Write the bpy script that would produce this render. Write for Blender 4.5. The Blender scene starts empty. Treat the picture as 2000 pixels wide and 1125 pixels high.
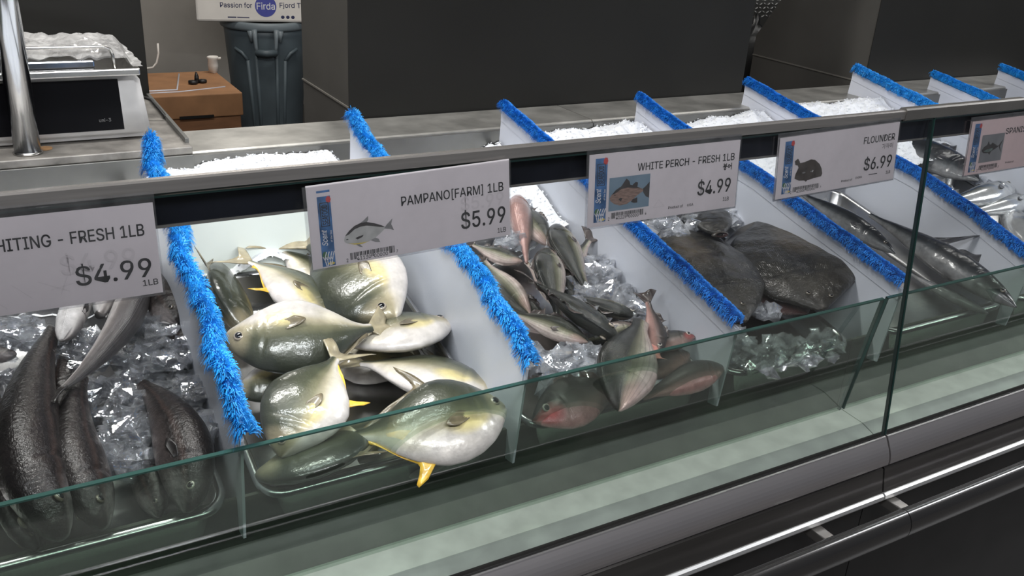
import bpy, bmesh, math, random
import numpy as np
from mathutils import Vector, Matrix, noise as mnoise

S = bpy.context.scene
COL = S.collection

# ---------------------------------------------------------------- camera
cam_data = bpy.data.cameras.new('camera')
cam_data.sensor_width = 36.0
cam_data.lens = 36.0 * 1802.025 / 2000.0
cam_data.clip_start = 0.02
cam = bpy.data.objects.new('camera', cam_data)
COL.objects.link(cam)
CAM_R = Matrix(((0.8673923, 0.1525822, -0.4736553), (-0.4940889, 0.3773408, -0.7832561), (0.0592185, 0.9134181, 0.4026917)))
cam.matrix_world = Matrix.Translation((0, -0.96, 1.56)) @ CAM_R.to_4x4()
S.camera = cam

# ---------------------------------------------------------------- world, exposure
S.view_settings.view_transform = 'Standard'
S.view_settings.look = 'None'
S.view_settings.gamma = 1.0
S.view_settings.exposure = 0.0
world = bpy.data.worlds.new('store_air')
S.world = world
world.use_nodes = True
world.node_tree.nodes['Background'].inputs[0].default_value = (0.75, 0.82, 1.0, 1)
world.node_tree.nodes['Background'].inputs[1].default_value = 0.05


def area(name, loc, target, sx, sy, power, color=(1, 1, 1)):
    l = bpy.data.lights.new(name, 'AREA')
    l.shape = 'RECTANGLE'; l.size = sx; l.size_y = sy; l.energy = power; l.color = color
    o = bpy.data.objects.new(name, l); COL.objects.link(o)
    o.location = loc
    d = Vector(target) - Vector(loc)
    o.rotation_euler = d.to_track_quat('-Z', 'Y').to_euler()
    return o


# ceiling fluorescent rows of the shop, above the counter and above the aisle, plus an added highlight lamp
area('ceiling_lamp_counter', (0.15, 0.75, 2.85), (0.15, 0.75, 0), 1.3, 0.12, 42, (1, .98, .95))
area('ceiling_lamp_counter_far', (3.2, 0.75, 2.85), (3.2, 0.75, 0), 1.6, 0.12, 9, (1, .98, .95))
area('ceiling_lamp_aisle', (0.1, -1.5, 2.85), (0.3, -.9, 0), 3.2, 0.12, 72, (.96, .97, 1))
area('highlight_lamp_aisle_far', (5.0, -1.0, 2.85), (5.0, -.8, 0), 3.4, 0.16, 110, (.96, .97, 1))  # extra lamp added for highlights on the bumper bar and rail
area('ceiling_lamp_back', (1.3, 3.4, 2.85), (1.3, 3.4, 0), 1.2, 0.25, 26, (1, .96, .9))

# ---------------------------------------------------------------- helpers
RNG = random.Random(11)


def mesh_obj(name, verts, faces, mat, parent=None, smooth=False, uvs=None, origin=None, midx=None):
    me = bpy.data.meshes.new(name)
    if origin is not None:
        ox, oy, oz = origin
        verts = [(v[0] - ox, v[1] - oy, v[2] - oz) for v in verts]
    me.from_pydata([tuple(map(float, v)) for v in verts], [], [tuple(map(int, f)) for f in faces])
    mats = mat if isinstance(mat, (list, tuple)) else [mat]
    for m in mats:
        me.materials.append(m)
    if midx is not None:
        me.polygons.foreach_set('material_index', midx)
    if smooth:
        me.polygons.foreach_set('use_smooth', [True] * len(me.polygons))
    if uvs is not None:
        ul = me.uv_layers.new(name='UVMap')
        flat = []
        for l in me.loops:
            flat += uvs[l.vertex_index]
        ul.data.foreach_set('uv', flat)
    me.update()
    o = bpy.data.objects.new(name, me)
    COL.objects.link(o)
    if parent is not None:
        o.parent = parent
    elif origin is not None:
        o.location = origin
    return o


def empty(name, loc=(0, 0, 0), label=None, cat=None, group=None, kind=None):
    o = bpy.data.objects.new(name, None)
    COL.objects.link(o)
    o.location = loc
    o.empty_display_size = .02
    tag(o, label, cat, group, kind)
    return o


def tag(o, label=None, cat=None, group=None, kind=None):
    if label: o['label'] = label
    if cat: o['category'] = cat
    if group: o['group'] = group
    if kind: o['kind'] = kind
    return o


class MB:
    """collects shapes that belong to ONE part"""
    def __init__(s):
        s.v = []; s.f = []; s.m = []

    def add(s, v, f, mi=0):
        n = len(s.v)
        s.v += [tuple(p) for p in v]
        s.f += [tuple(i + n for i in q) for q in f]
        s.m += [mi] * len(f)
        return s

    def box(s, x0, x1, y0, y1, z0, z1, bevel=0.0, mi=0, seg=2):
        bm = bmesh.new()
        bmesh.ops.create_cube(bm, size=1)
        for v in bm.verts:
            v.co = ((x0 + x1) / 2 + v.co.x * (x1 - x0), (y0 + y1) / 2 + v.co.y * (y1 - y0), (z0 + z1) / 2 + v.co.z * (z1 - z0))
        if bevel:
            bmesh.ops.bevel(bm, geom=bm.edges[:], offset=bevel, segments=seg, affect='EDGES', profile=.5)
        bm.verts.index_update()
        s.add([v.co[:] for v in bm.verts], [[v.index for v in f.verts] for f in bm.faces], mi)
        bm.free()
        return s

    def prism(s, prof, x0, x1, mi=0):
        """closed (y,z) outline extruded along x"""
        n = len(prof)
        v = [(x0, p[0], p[1]) for p in prof] + [(x1, p[0], p[1]) for p in prof]
        f = [(i, (i + 1) % n, n + (i + 1) % n, n + i) for i in range(n)]
        f += [tuple(range(n - 1, -1, -1)), tuple(range(n, 2 * n))]
        return s.add(v, f, mi)

    def tube(s, pts, r, n=12, mi=0, cap=True):
        pts = [Vector(p) for p in pts]
        rs = r if isinstance(r, (list, tuple)) else [r] * len(pts)
        up = Vector((0, 0, 1))
        v = []; f = []
        prev = None
        for i, p in enumerate(pts):
            t = (pts[min(i + 1, len(pts) - 1)] - pts[max(i - 1, 0)]).normalized()
            if prev is None:
                a = up if abs(t.z) < .9 else Vector((1, 0, 0))
                a = (a - t * a.dot(t)).normalized()
            else:
                a = (prev - t * prev.dot(t)).normalized()
            prev = a
            b = t.cross(a)
            for k in range(n):
                th = 2 * math.pi * k / n
                v.append(p + (a * math.cos(th) + b * math.sin(th)) * rs[i])
        for i in range(len(pts) - 1):
            for k in range(n):
                f.append((i * n + k, i * n + (k + 1) % n, (i + 1) * n + (k + 1) % n, (i + 1) * n + k))
        if cap:
            f.append(tuple(range(n - 1, -1, -1)))
            f.append(tuple((len(pts) - 1) * n + k for k in range(n)))
        return s.add(v, f, mi)

    def lathe(s, prof, c, n=32, mi=0):
        """(r,z) outline turned about a vertical axis at c"""
        v = []; f = []
        for r, z in prof:
            for k in range(n):
                th = 2 * math.pi * k / n
                v.append((c[0] + r * math.cos(th), c[1] + r * math.sin(th), c[2] + z))
        for i in range(len(prof) - 1):
            for k in range(n):
                f.append((i * n + k, i * n + (k + 1) % n, (i + 1) * n + (k + 1) % n, (i + 1) * n + k))
        return s.add(v, f, mi)

    def obj(s, name, mat, parent=None, smooth=False, origin=None):
        return mesh_obj(name, s.v, s.f, mat, parent, smooth, None, origin, s.m)


# ---------------------------------------------------------------- materials
def newmat(name):
    m = bpy.data.materials.new(name)
    m.use_nodes = True
    nt = m.node_tree
    return m, nt, nt.nodes['Principled BSDF'], nt.nodes['Material Output']


def nd(nt, t, **kw):
    n = nt.nodes.new(t)
    for k, v in kw.items():
        if k.startswith('i_'):
            key = k[2:]
            key = int(key) if key.isdigit() else key.replace('_', ' ')
            n.inputs[key].default_value = v
        else:
            setattr(n, k, v)
    return n


def ramp(nt, stops, src=None, interp='LINEAR'):
    r = nt.nodes.new('ShaderNodeValToRGB')
    e = r.color_ramp.elements
    r.color_ramp.interpolation = interp
    while len(e) < len(stops): e.new(.5)
    for el, (p, c) in zip(e, stops):
        el.position = p
        el.color = (*c, 1) if len(c) == 3 else c
    if src is not None: nt.links.new(src, r.inputs[0])
    return r


def P(name, col, rough=.5, metal=0.0, spec=.5, noise=0.0, nscale=40, bump=0.0, bscale=200, coat=0.0, stretch=None, sub=0.0):
    """plain surface with wear noise in colour and a little bump"""
    m, nt, b, out = newmat(name)
    b.inputs['Roughness'].default_value = rough
    b.inputs['Metallic'].default_value = metal
    b.inputs['Specular IOR Level'].default_value = spec
    b.inputs['Coat Weight'].default_value = coat
    b.inputs['Coat Roughness'].default_value = .08
    b.inputs['Base Color'].default_value = (*col, 1)
    if sub:
        b.inputs['Subsurface Weight'].default_value = sub
        b.inputs['Subsurface Radius'].default_value = (.01, .01, .012)
        b.inputs['Subsurface Scale'].default_value = .3
    tc = nd(nt, 'ShaderNodeTexCoord')
    src = tc.outputs['Object']
    if stretch:
        mp = nd(nt, 'ShaderNodeMapping'); mp.inputs['Scale'].default_value = stretch
        nt.links.new(src, mp.inputs[0]); src = mp.outputs[0]
    if noise:
        n = nd(nt, 'ShaderNodeTexNoise', i_Scale=nscale, i_Detail=5.0)
        nt.links.new(src, n.inputs['Vector'])
        lo = tuple(max(0, c * (1 - noise)) for c in col); hi = tuple(min(1, c * (1 + noise)) for c in col)
        r = ramp(nt, [(.3, lo), (.7, hi)], n.outputs[0])
        nt.links.new(r.outputs[0], b.inputs['Base Color'])
    if bump:
        n2 = nd(nt, 'ShaderNodeTexNoise', i_Scale=bscale, i_Detail=3.0)
        nt.links.new(src, n2.inputs['Vector'])
        bp = nd(nt, 'ShaderNodeBump', i_Strength=bump, i_Distance=.002)
        nt.links.new(n2.outputs[0], bp.inputs['Height'])
        nt.links.new(bp.outputs[0], b.inputs['Normal'])
    return m


def glass_mat(name, tint, film, film_col, nscale=9, rough=.02, mirror=.7):
    """clear sheet: lets light straight through with a tint, mirrors at grazing angles, thin cloudy film (painted haze on the low pane)"""
    m, nt, b, out = newmat(name)
    nt.nodes.remove(b)
    tr = nd(nt, 'ShaderNodeBsdfTransparent', i_Color=(*tint, 1))
    gl = nd(nt, 'ShaderNodeBsdfGlossy', i_Roughness=rough)
    df = nd(nt, 'ShaderNodeBsdfDiffuse', i_Color=(*film_col, 1))
    fr = nd(nt, 'ShaderNodeFresnel', i_IOR=1.45)
    mx = nd(nt, 'ShaderNodeMixShader')
    geo = nd(nt, 'ShaderNodeNewGeometry')
    sub = nd(nt, 'ShaderNodeMath', operation='MULTIPLY', i_1=mirror)
    nt.links.new(fr.outputs[0], sub.inputs[0])
    nt.links.new(sub.outputs[0], mx.inputs[0])
    nt.links.new(tr.outputs[0], mx.inputs[1]); nt.links.new(gl.outputs[0], mx.inputs[2])
    tc = nd(nt, 'ShaderNodeTexCoord')
    n = nd(nt, 'ShaderNodeTexNoise', i_Scale=nscale, i_Detail=6.0, i_Roughness=.6)
    nt.links.new(tc.outputs['Object'], n.inputs['Vector'])
    mr = nd(nt, 'ShaderNodeMapRange')
    mr.inputs['From Min'].default_value = .35; mr.inputs['From Max'].default_value = .75
    mr.inputs['To Min'].default_value = film * .3; mr.inputs['To Max'].default_value = film
    nt.links.new(n.outputs[0], mr.inputs[0])
    m2 = nd(nt, 'ShaderNodeMixShader')
    nt.links.new(mr.outputs[0], m2.inputs[0])
    nt.links.new(mx.outputs[0], m2.inputs[1]); nt.links.new(df.outputs[0], m2.inputs[2])
    nt.links.new(m2.outputs[0], out.inputs[0])
    return m


M = {}
M['rail'] = P('brushed rail steel', (.36, .34, .32), .24, .65, noise=.12, nscale=6, stretch=(1, 30, 30), bump=.05, bscale=60)
M['rail_dark'] = P('dark bronze steel', (.20, .19, .175), .34, .6, noise=.15, nscale=8)
M['band'] = P('gloss black plastic', (.008, .009, .014), .18, spec=.5, noise=.3, nscale=12)
M['steel_dirty'] = P('stained steel plate', (.27, .255, .235), .45, .6, noise=.45, nscale=22, bump=.1, bscale=90)
M['steel'] = P('worn steel counter', (.43, .42, .39), .42, .75, noise=.28, nscale=14, bump=.08, bscale=90)
M['steel_face'] = P('counter front steel', (.21, .21, .20), .4, .8, noise=.12, nscale=10)  # darker copy of the counter steel, front shade put into its colour
M['pan'] = P('stainless pan', (.5, .5, .5), .26, 1.0, noise=.1, nscale=20)
M['deck'] = P('wet tank steel', (.070, .080, .062), .42, .2, noise=.6, nscale=7, bump=.1, bscale=40)  # mottling carries stains and murky reflections painted into the steel
M['ledge'] = P('pale air vent ledge', (.60, .66, .57), .5, noise=.12, nscale=26, bump=.03)
M['ledge_low'] = P('grey ledge slope', (.34, .38, .34), .45, noise=.12, nscale=26)
M['silver'] = P('silver metallic panel', (.52, .49, .49), .36, .85, noise=.03, nscale=6)
M['front'] = P('dark gloss front panel', (.13, .122, .115), .30, .8, noise=.3, nscale=4, stretch=(.4, 8, 8))
M['lip'] = P('bright trim strip', (.80, .80, .79), .42, .7)
M['bar'] = P('black gloss bumper', (.045, .043, .042), .27, .5, coat=.8)
M['black'] = P('black kick panel', (.012, .011, .011), .45, noise=.4, nscale=8)
M['bracket'] = P('bracket steel', (.5, .48, .45), .35, .9)
M['white'] = P('white plastic', (.64, .665, .735), .34, spec=.5, noise=.03, nscale=9, bump=.04, bscale=12)
M['whiteback'] = P('white back plate', (.80, .85, .80), .4, noise=.04, nscale=5)
M['blue'] = P('blue fringe', (.012, .20, .66), .55, noise=.35, nscale=120)
M['blue_light'] = P('bright blue fringe', (.018, .30, .78), .5, noise=.35, nscale=120)
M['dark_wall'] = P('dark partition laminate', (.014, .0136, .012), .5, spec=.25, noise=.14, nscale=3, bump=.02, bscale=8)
M['dark_wall_side'] = P('dark partition side', (.085, .081, .073), .45, noise=.16, nscale=4, bump=.02, bscale=8)  # lighter copy of the front colour, the side's brightness painted in
M['seam'] = P('panel seam', (.18, .17, .15), .4)
M['snow'] = P('flaked ice', (.80, .82, .85), .6, noise=.06, nscale=60, bump=.5, bscale=180, sub=.3)
M['wallback'] = P('grey shop wall', (.42, .39, .35), .6, noise=.2, nscale=1.5)
M['floor'] = P('dark floor', (.07, .065, .06), .4, noise=.3, nscale=6)
M['ceiling'] = P('ceiling', (.5, .5, .5), .8)
M['card'] = P('card board brown', (.24, .11, .05), .7, noise=.15, nscale=12, stretch=(1, 1, 5))
M['card_lid'] = P('card board lid', (.36, .18, .082), .7, noise=.15, nscale=12)
M['can'] = P('grey blue plastic', (.105, .135, .152), .45, noise=.15, nscale=5, bump=.05)
M['can_rim'] = P('grey blue plastic rim', (.19, .225, .245), .42)
M['foam'] = P('white foam box', (.80, .76, .70), .7, noise=.06, nscale=8, bump=.1, bscale=90)
M['paper'] = P('label card', (.77, .72, .735), .38, noise=.04, nscale=14, coat=.25)
M['paper_pink'] = P('pink label card', (.82, .66, .65), .38, noise=.04, nscale=14, coat=.25)
M['ink'] = P('black ink', (.012, .012, .014), .5)
M['ink_grey'] = P('faded ghost ink', (.70, .655, .668), .5)
M['ink_navy'] = P('navy ink', (.03, .035, .10), .6)
M['logo_blue'] = P('logo blue', (.075, .085, .36), .6, noise=.05)
M['ink_white'] = P('white ink', (.8, .8, .82), .5)
M['strip'] = P('sea blue print', (.045, .15, .34), .4, noise=.6, nscale=60)
M['red'] = P('red print', (.6, .06, .06), .5)
M['print_green'] = P('green print', (.05, .16, .07), .5)
M['print_yellow'] = P('yellow print', (.7, .55, .1), .5)
M['print_bg'] = P('photo blue grey', (.20, .30, .38), .45, noise=.1, nscale=30)
M['print_bg2'] = P('photo grey', (.25, .26, .27), .45, noise=.1, nscale=30)
M['pf_dark'] = P('printed fish dark', (.045, .04, .04), .45)
M['pf_grey'] = P('printed fish grey', (.26, .26, .26), .45, noise=.3, nscale=90)
M['pf_light'] = P('printed fish silver', (.52, .52, .50), .45, noise=.15, nscale=80)
M['pf_brown'] = P('printed fish brown', (.06, .047, .038), .45, noise=.3, nscale=80)
M['pf_pink'] = P('printed fish pink brown', (.30, .20, .16), .45, noise=.35, nscale=120, stretch=(1, 4, 1))
M['pf_teal'] = P('printed fish teal', (.16, .22, .20), .45, noise=.3, nscale=80)
M['sleeve'] = glass_mat('clear plastic sleeve', (.86, .86, .87), .10, (.5, .5, .5), 30, .12)
M['chrome'] = P('chrome tube', (.55, .57, .60), .16, 1.0)
M['scale_white'] = P('scale housing', (.62, .61, .60), .42, noise=.10, nscale=20)
M['scale_black'] = P('scale display', (.003, .003, .004), .3, spec=.06)
M['scale_steel'] = P('scale platter', (.50, .49, .47), .26, 1.0)
M['cable'] = P('black cable', (.01, .01, .01), .4)
M['rust'] = P('rust stain', (.22, .12, .05), .7, noise=.4, nscale=60)
M['bag'] = P('black bag', (.01, .01, .01), .3, bump=.4, bscale=30)
M['tread'] = P('tread plate', (.42, .42, .40), .3, .9)
M['wrapfilm'] = glass_mat('crumpled clear film', (.93, .93, .93), .55, (.88, .87, .85), 26, .10, mirror=1.8)
M['glass'] = glass_mat('clear front glass', (.97, .978, .974), .006, (.4, .42, .4), mirror=.16)
M['glass_inner'] = glass_mat('green low glass', (.78, .85, .80), .020, (.24, .30, .25), 7, mirror=.25)  # film paints the misty haze of reflections into this pane
M['glass_edge'] = P('green glass edge', (.03, .075, .065), .12, coat=.5)
M['glass_edge_dark'] = P('dark glass edge', (.010, .022, .020), .15)
M['glass_edge_light'] = P('bright glass edge', (.62, .70, .70), .15, coat=.5)


def led_mat():
    m, nt, b, out = newmat('led tube')
    b.inputs['Emission Color'].default_value = (.9, .97, 1, 1)
    b.inputs['Emission Strength'].default_value = 4.0
    return m


M['led'] = led_mat()


def ice_mat(name, white):
    """clear lumps: mostly see-through facets with sharp mirror glints, a little refraction and cloudiness"""
    m, nt, b, out = newmat(name)
    nt.nodes.remove(b)
    L = nt.links.new
    tc = nd(nt, 'ShaderNodeTexCoord')
    n = nd(nt, 'ShaderNodeTexNoise', i_Scale=150.0, i_Detail=2.0)
    L(tc.outputs['Object'], n.inputs['Vector'])
    bp = nd(nt, 'ShaderNodeBump', i_Strength=.25, i_Distance=.003)
    L(n.outputs[0], bp.inputs['Height'])
    tr = nd(nt, 'ShaderNodeBsdfTransparent', i_Color=(.90, .91, .93, 1))
    rf = nd(nt, 'ShaderNodeBsdfRefraction', i_Color=(.95, .96, .98, 1), i_Roughness=.03, i_IOR=1.2)
    gl = nd(nt, 'ShaderNodeBsdfGlossy', i_Color=(1, 1, 1, 1), i_Roughness=.07)
    df = nd(nt, 'ShaderNodeBsdfDiffuse', i_Color=(.80, .82, .86, 1))
    L(bp.outputs[0], gl.inputs['Normal']); L(bp.outputs[0], rf.inputs['Normal'])
    lw = nd(nt, 'ShaderNodeLayerWeight', i_Blend=.42); L(bp.outputs[0], lw.inputs['Normal'])
    m0 = nd(nt, 'ShaderNodeMixShader', i_0=.35); L(tr.outputs[0], m0.inputs[1]); L(rf.outputs[0], m0.inputs[2])
    mr0 = nd(nt, 'ShaderNodeMapRange'); L(lw.outputs['Facing'], mr0.inputs[0])
    mr0.inputs['To Min'].default_value = .10; mr0.inputs['To Max'].default_value = .75
    m1 = nd(nt, 'ShaderNodeMixShader'); L(mr0.outputs[0], m1.inputs[0]); L(m0.outputs[0], m1.inputs[1]); L(gl.outputs[0], m1.inputs[2])
    n3 = nd(nt, 'ShaderNodeTexNoise', i_Scale=60.0); L(tc.outputs['Object'], n3.inputs['Vector'])
    mr = nd(nt, 'ShaderNodeMapRange'); L(n3.outputs[0], mr.inputs[0])
    mr.inputs['From Min'].default_value = .4; mr.inputs['From Max'].default_value = .7
    mr.inputs['To Min'].default_value = white * .4; mr.inputs['To Max'].default_value = white * 1.8
    m2 = nd(nt, 'ShaderNodeMixShader'); L(mr.outputs[0], m2.inputs[0]); L(m1.outputs[0], m2.inputs[1]); L(df.outputs[0], m2.inputs[2])
    L(m2.outputs[0], out.inputs[0])
    return m


M['ice'] = ice_mat('clear ice', .06)
M['ice_white'] = ice_mat('cloudy ice', .17)


def fish_mat(name, stops, wob=.06, wscale=9, mott=.25, mscale=40, rough=.3, metal=0.0, scales=0.0, su=70, sv=26, patch=None, head=None, lines=0.0, coat=.6, gill=.5, fine=.12, dent=.10, spec=.5):
    """skin: colour runs from belly (v=0) to back (v=1) along the body's own UVs"""
    m, nt, b, out = newmat(name)
    L = nt.links.new
    uv = nd(nt, 'ShaderNodeUVMap', uv_map='UVMap')
    sep = nd(nt, 'ShaderNodeSeparateXYZ'); L(uv.outputs[0], sep.inputs[0])
    tc = nd(nt, 'ShaderNodeTexCoord')
    n1 = nd(nt, 'ShaderNodeTexNoise', i_Scale=float(wscale), i_Detail=4.0)
    L(tc.outputs['Object'], n1.inputs['Vector'])
    sub = nd(nt, 'ShaderNodeMath', operation='SUBTRACT', i_1=.5); L(n1.outputs[0], sub.inputs[0])
    mul = nd(nt, 'ShaderNodeMath', operation='MULTIPLY', i_1=wob * 4); L(sub.outputs[0], mul.inputs[0])
    add = nd(nt, 'ShaderNodeMath', operation='ADD'); L(sep.outputs[1], add.inputs[0]); L(mul.outputs[0], add.inputs[1])
    r = ramp(nt, stops, add.outputs[0])
    col = r.outputs[0]

    def mixin(col, fac, c, mode='MIX'):
        mx = nd(nt, 'ShaderNodeMix', data_type='RGBA', blend_type=mode)
        L(fac, mx.inputs[0]); L(col, mx.inputs[6]); mx.inputs[7].default_value = (*c, 1)
        return mx.outputs[2]

    def gauss(cu, cv, ru, rv):
        a = nd(nt, 'ShaderNodeMath', operation='SUBTRACT', i_1=cu); L(sep.outputs[0], a.inputs[0])
        a2 = nd(nt, 'ShaderNodeMath', operation='DIVIDE', i_1=ru); L(a.outputs[0], a2.inputs[0])
        a3 = nd(nt, 'ShaderNodeMath', operation='POWER', i_1=2.0); L(a2.outputs[0], a3.inputs[0])
        c = nd(nt, 'ShaderNodeMath', operation='SUBTRACT', i_1=cv); L(sep.outputs[1], c.inputs[0])
        c2 = nd(nt, 'ShaderNodeMath', operation='DIVIDE', i_1=rv); L(c.outputs[0], c2.inputs[0])
        c3 = nd(nt, 'ShaderNodeMath', operation='POWER', i_1=2.0); L(c2.outputs[0], c3.inputs[0])
        s = nd(nt, 'ShaderNodeMath', operation='ADD'); L(a3.outputs[0], s.inputs[0]); L(c3.outputs[0], s.inputs[1])
        mr = nd(nt, 'ShaderNodeMapRange', interpolation_type='SMOOTHSTEP')
        mr.inputs['From Min'].default_value = 0; mr.inputs['From Max'].default_value = 1.3
        mr.inputs['To Min'].default_value = 1; mr.inputs['To Max'].default_value = 0
        L(s.outputs[0], mr.inputs[0])
        return mr.outputs[0]

    for (cu, cv, ru, rv, c, k) in (patch or []):
        g = gauss(cu, cv, ru, rv)
        k_ = nd(nt, 'ShaderNodeMath', operation='MULTIPLY', i_1=k); L(g, k_.inputs[0])
        col = mixin(col, k_.outputs[0], c)
    # mottling
    n2 = nd(nt, 'ShaderNodeTexNoise', i_Scale=float(mscale), i_Detail=6.0, i_Roughness=.65)
    L(tc.outputs['Object'], n2.inputs['Vector'])
    rr = ramp(nt, [(.3, (1 - mott,) * 3), (.7, (1 + mott * .6,) * 3)], n2.outputs[0])
    mm = nd(nt, 'ShaderNodeMix', data_type='RGBA', blend_type='MULTIPLY'); mm.inputs[0].default_value = 1.0
    L(col, mm.inputs[6]); L(rr.outputs[0], mm.inputs[7])
    col = mm.outputs[2]
    if lines:
        w = nd(nt, 'ShaderNodeMath', operation='MULTIPLY', i_1=60.0); L(sep.outputs[1], w.inputs[0])
        sn = nd(nt, 'ShaderNodeMath', operation='SINE'); L(w.outputs[0], sn.inputs[0])
        mr = nd(nt, 'ShaderNodeMapRange'); L(sn.outputs[0], mr.inputs[0])
        mr.inputs['From Min'].default_value = .3; mr.inputs['From Max'].default_value = 1
        mr.inputs['To Min'].default_value = 0; mr.inputs['To Max'].default_value = lines
        col = mixin(col, mr.outputs[0], (.05, .05, .04))
    L(col, b.inputs['Base Color'])
    b.inputs['Roughness'].default_value = rough
    b.inputs['Metallic'].default_value = metal
    b.inputs['Specular IOR Level'].default_value = spec
    b.inputs['Coat Weight'].default_value = coat
    b.inputs['Coat Roughness'].default_value = .06
    # skin relief
    bn = nd(nt, 'ShaderNodeTexNoise', i_Scale=220.0, i_Detail=3.0)
    L(tc.outputs['Object'], bn.inputs['Vector'])
    bp = nd(nt, 'ShaderNodeBump', i_Strength=fine, i_Distance=.002); L(bn.outputs[0], bp.inputs['Height'])
    nrm = bp.outputs[0]
    bn2 = nd(nt, 'ShaderNodeTexNoise', i_Scale=34.0, i_Detail=2.0)
    L(tc.outputs['Object'], bn2.inputs['Vector'])
    bp2 = nd(nt, 'ShaderNodeBump', i_Strength=dent, i_Distance=.006); L(bn2.outputs[0], bp2.inputs['Height']); L(nrm, bp2.inputs['Normal'])
    nrm = bp2.outputs[0]
    if scales:
        mp = nd(nt, 'ShaderNodeMapping'); mp.inputs['Scale'].default_value = (su, sv, 1)
        L(uv.outputs[0], mp.inputs[0])
        vo = nd(nt, 'ShaderNodeTexVoronoi', i_Scale=1.0, i_Randomness=.35); L(mp.outputs[0], vo.inputs['Vector'])
        b3 = nd(nt, 'ShaderNodeBump', i_Strength=scales, i_Distance=.003, invert=True); L(vo.outputs['Distance'], b3.inputs['Height']); L(nrm, b3.inputs['Normal'])
        nrm = b3.outputs[0]
    L(nrm, b.inputs['Normal'])
    L(nrm, b.inputs['Coat Normal'])
    return m


M['pompano'] = fish_mat('pompano skin', [(.0, (.68, .63, .60)), (.26, (.66, .61, .56)), (.37, (.44, .39, .28)), (.48, (.19, .18, .11)), (.62, (.065, .070, .042)), (1, (.022, .026, .019))],
                          .045, 12, .26, 34, .34, .05, fine=.2, patch=[(.34, .34, .14, .13, (.70, .58, .22), .65), (.06, .55, .12, .5, (.50, .42, .27), .6), (.75, .25, .2, .2, (.62, .56, .40), .5), (.28, .42, .07, .08, (.20, .18, .12), .5)])
M['pompano_fin'] = P('pompano fin', (.16, .13, .08), .35, noise=.4, nscale=60, coat=.5)
M['pompano_fin_pale'] = P('pompano pale fin', (.34, .29, .19), .35, noise=.3, nscale=60, coat=.5)
M['pompano_fin_yellow'] = P('pompano yellow fin', (.78, .46, .05), .35, noise=.35, nscale=60, coat=.5)
M['perch'] = fish_mat('perch skin', [(.0, (.66, .52, .48)), (.24, (.60, .52, .46)), (.38, (.42, .40, .30)), (.52, (.15, .15, .095)), (.62, (.032, .035, .025)), (1, (.016, .018, .015))],
                      .05, 16, .25, 60, .26, .25, scales=.45, su=130, sv=56, patch=[(.08, .3, .14, .3, (.55, .34, .31), .55)], lines=.25)
M['perch_pink'] = fish_mat('perch pink skin', [(.0, (.46, .28, .25)), (.34, (.36, .21, .18)), (.52, (.17, .105, .09)), (.70, (.065, .05, .043)), (1, (.03, .027, .024))],
                           .06, 16, .25, 60, .26, .2, scales=.35, su=130, sv=56)
M['perch_red'] = fish_mat('perch dark red cheek skin', [(.0, (.34, .22, .19)), (.3, (.20, .14, .12)), (.5, (.06, .055, .045)), (.7, (.022, .022, .018)), (1, (.012, .012, .01))],
                          .05, 16, .3, 60, .26, .0, scales=.35, su=130, sv=56, patch=[(.10, .40, .13, .36, (.34, .07, .065), .85)])
M['perch_fin'] = P('perch fin', (.07, .055, .05), .35, noise=.4, nscale=80, coat=.5)
M['perch_fin_pink'] = P('perch pink fin', (.50, .22, .18), .35, noise=.4, nscale=80, coat=.5)
M['whiting'] = fish_mat('whiting skin', [(.0, (.075, .062, .062)), (.3, (.034, .027, .026)), (.46, (.010, .008, .008)), (.55, (.034, .022, .019)), (.66, (.009, .007, .007)), (.8, (.018, .013, .012)), (1, (.007, .006, .006))],
                        .05, 22, .4, 70, .36, .0, scales=.14, su=260, sv=90, coat=.3, fine=.6, dent=.4, spec=.3, patch=[(.05, .3, .16, .35, (.22, .20, .20), .6)])
M['whiting_pale'] = fish_mat('whiting pale skin', [(.0, (.62, .60, .60)), (.4, (.42, .39, .38)), (.6, (.17, .15, .145)), (1, (.06, .055, .055))],
                             .05, 22, .3, 70, .3, .1, scales=.5, su=220, sv=70, coat=.6)
M['whiting_fin'] = P('whiting fin', (.013, .011, .011), .4, noise=.4, nscale=80, coat=.4)
M['flounder'] = fish_mat('flounder skin', [(.0, (.020, .019, .016)), (.5, (.036, .033, .027)), (1, (.020, .018, .015))],
                         .06, 14, .5, 46, .34, .0, scales=.25, su=120, sv=70, coat=.55, fine=.4, dent=1.0, spec=.35, patch=[(.3, .5, .13, .16, (.010, .010, .009), .75), (.60, .6, .22, .22, (.085, .066, .042), .7)])
M['flounder_red'] = fish_mat('flounder reddish skin', [(.0, (.06, .026, .024)), (.5, (.034, .015, .014)), (1, (.018, .010, .010))], .06, 14, .5, 46, .3, scales=.5, su=90, sv=50, coat=.7)
M['flounder_fin'] = P('flounder fin', (.045, .04, .034), .4, noise=.5, nscale=60, coat=.5)
M['mackerel'] = fish_mat('mackerel skin', [(.0, (.22, .22, .22)), (.24, (.13, .135, .14)), (.38, (.040, .044, .048)), (.54, (.012, .014, .017)), (1, (.005, .006, .008))],
                         .07, 14, .5, 46, .30, .0, coat=.4, spec=.35, dent=.3)
M['mackerel_fin'] = P('mackerel fin', (.045, .045, .05), .35, noise=.4, nscale=60, coat=.5)
M['bonito'] = fish_mat('bonito skin', [(.0, (.70, .71, .72)), (.45, (.66, .67, .67)), (.62, (.36, .37, .36)), (.75, (.07, .08, .085)), (1, (.03, .035, .04))],
                       .05, 16, .2, 40, .18, .6, coat=.8)
M['eye_pale'] = P('pale eye ring', (.50, .46, .40), .2, .2, coat=.8)
M['eye_dim'] = P('dim eye ring', (.13, .11, .085), .2, .1, coat=.8)
M['eye_grey'] = P('grey eye ring', (.40, .34, .27), .2, .1, coat=.8)
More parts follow.
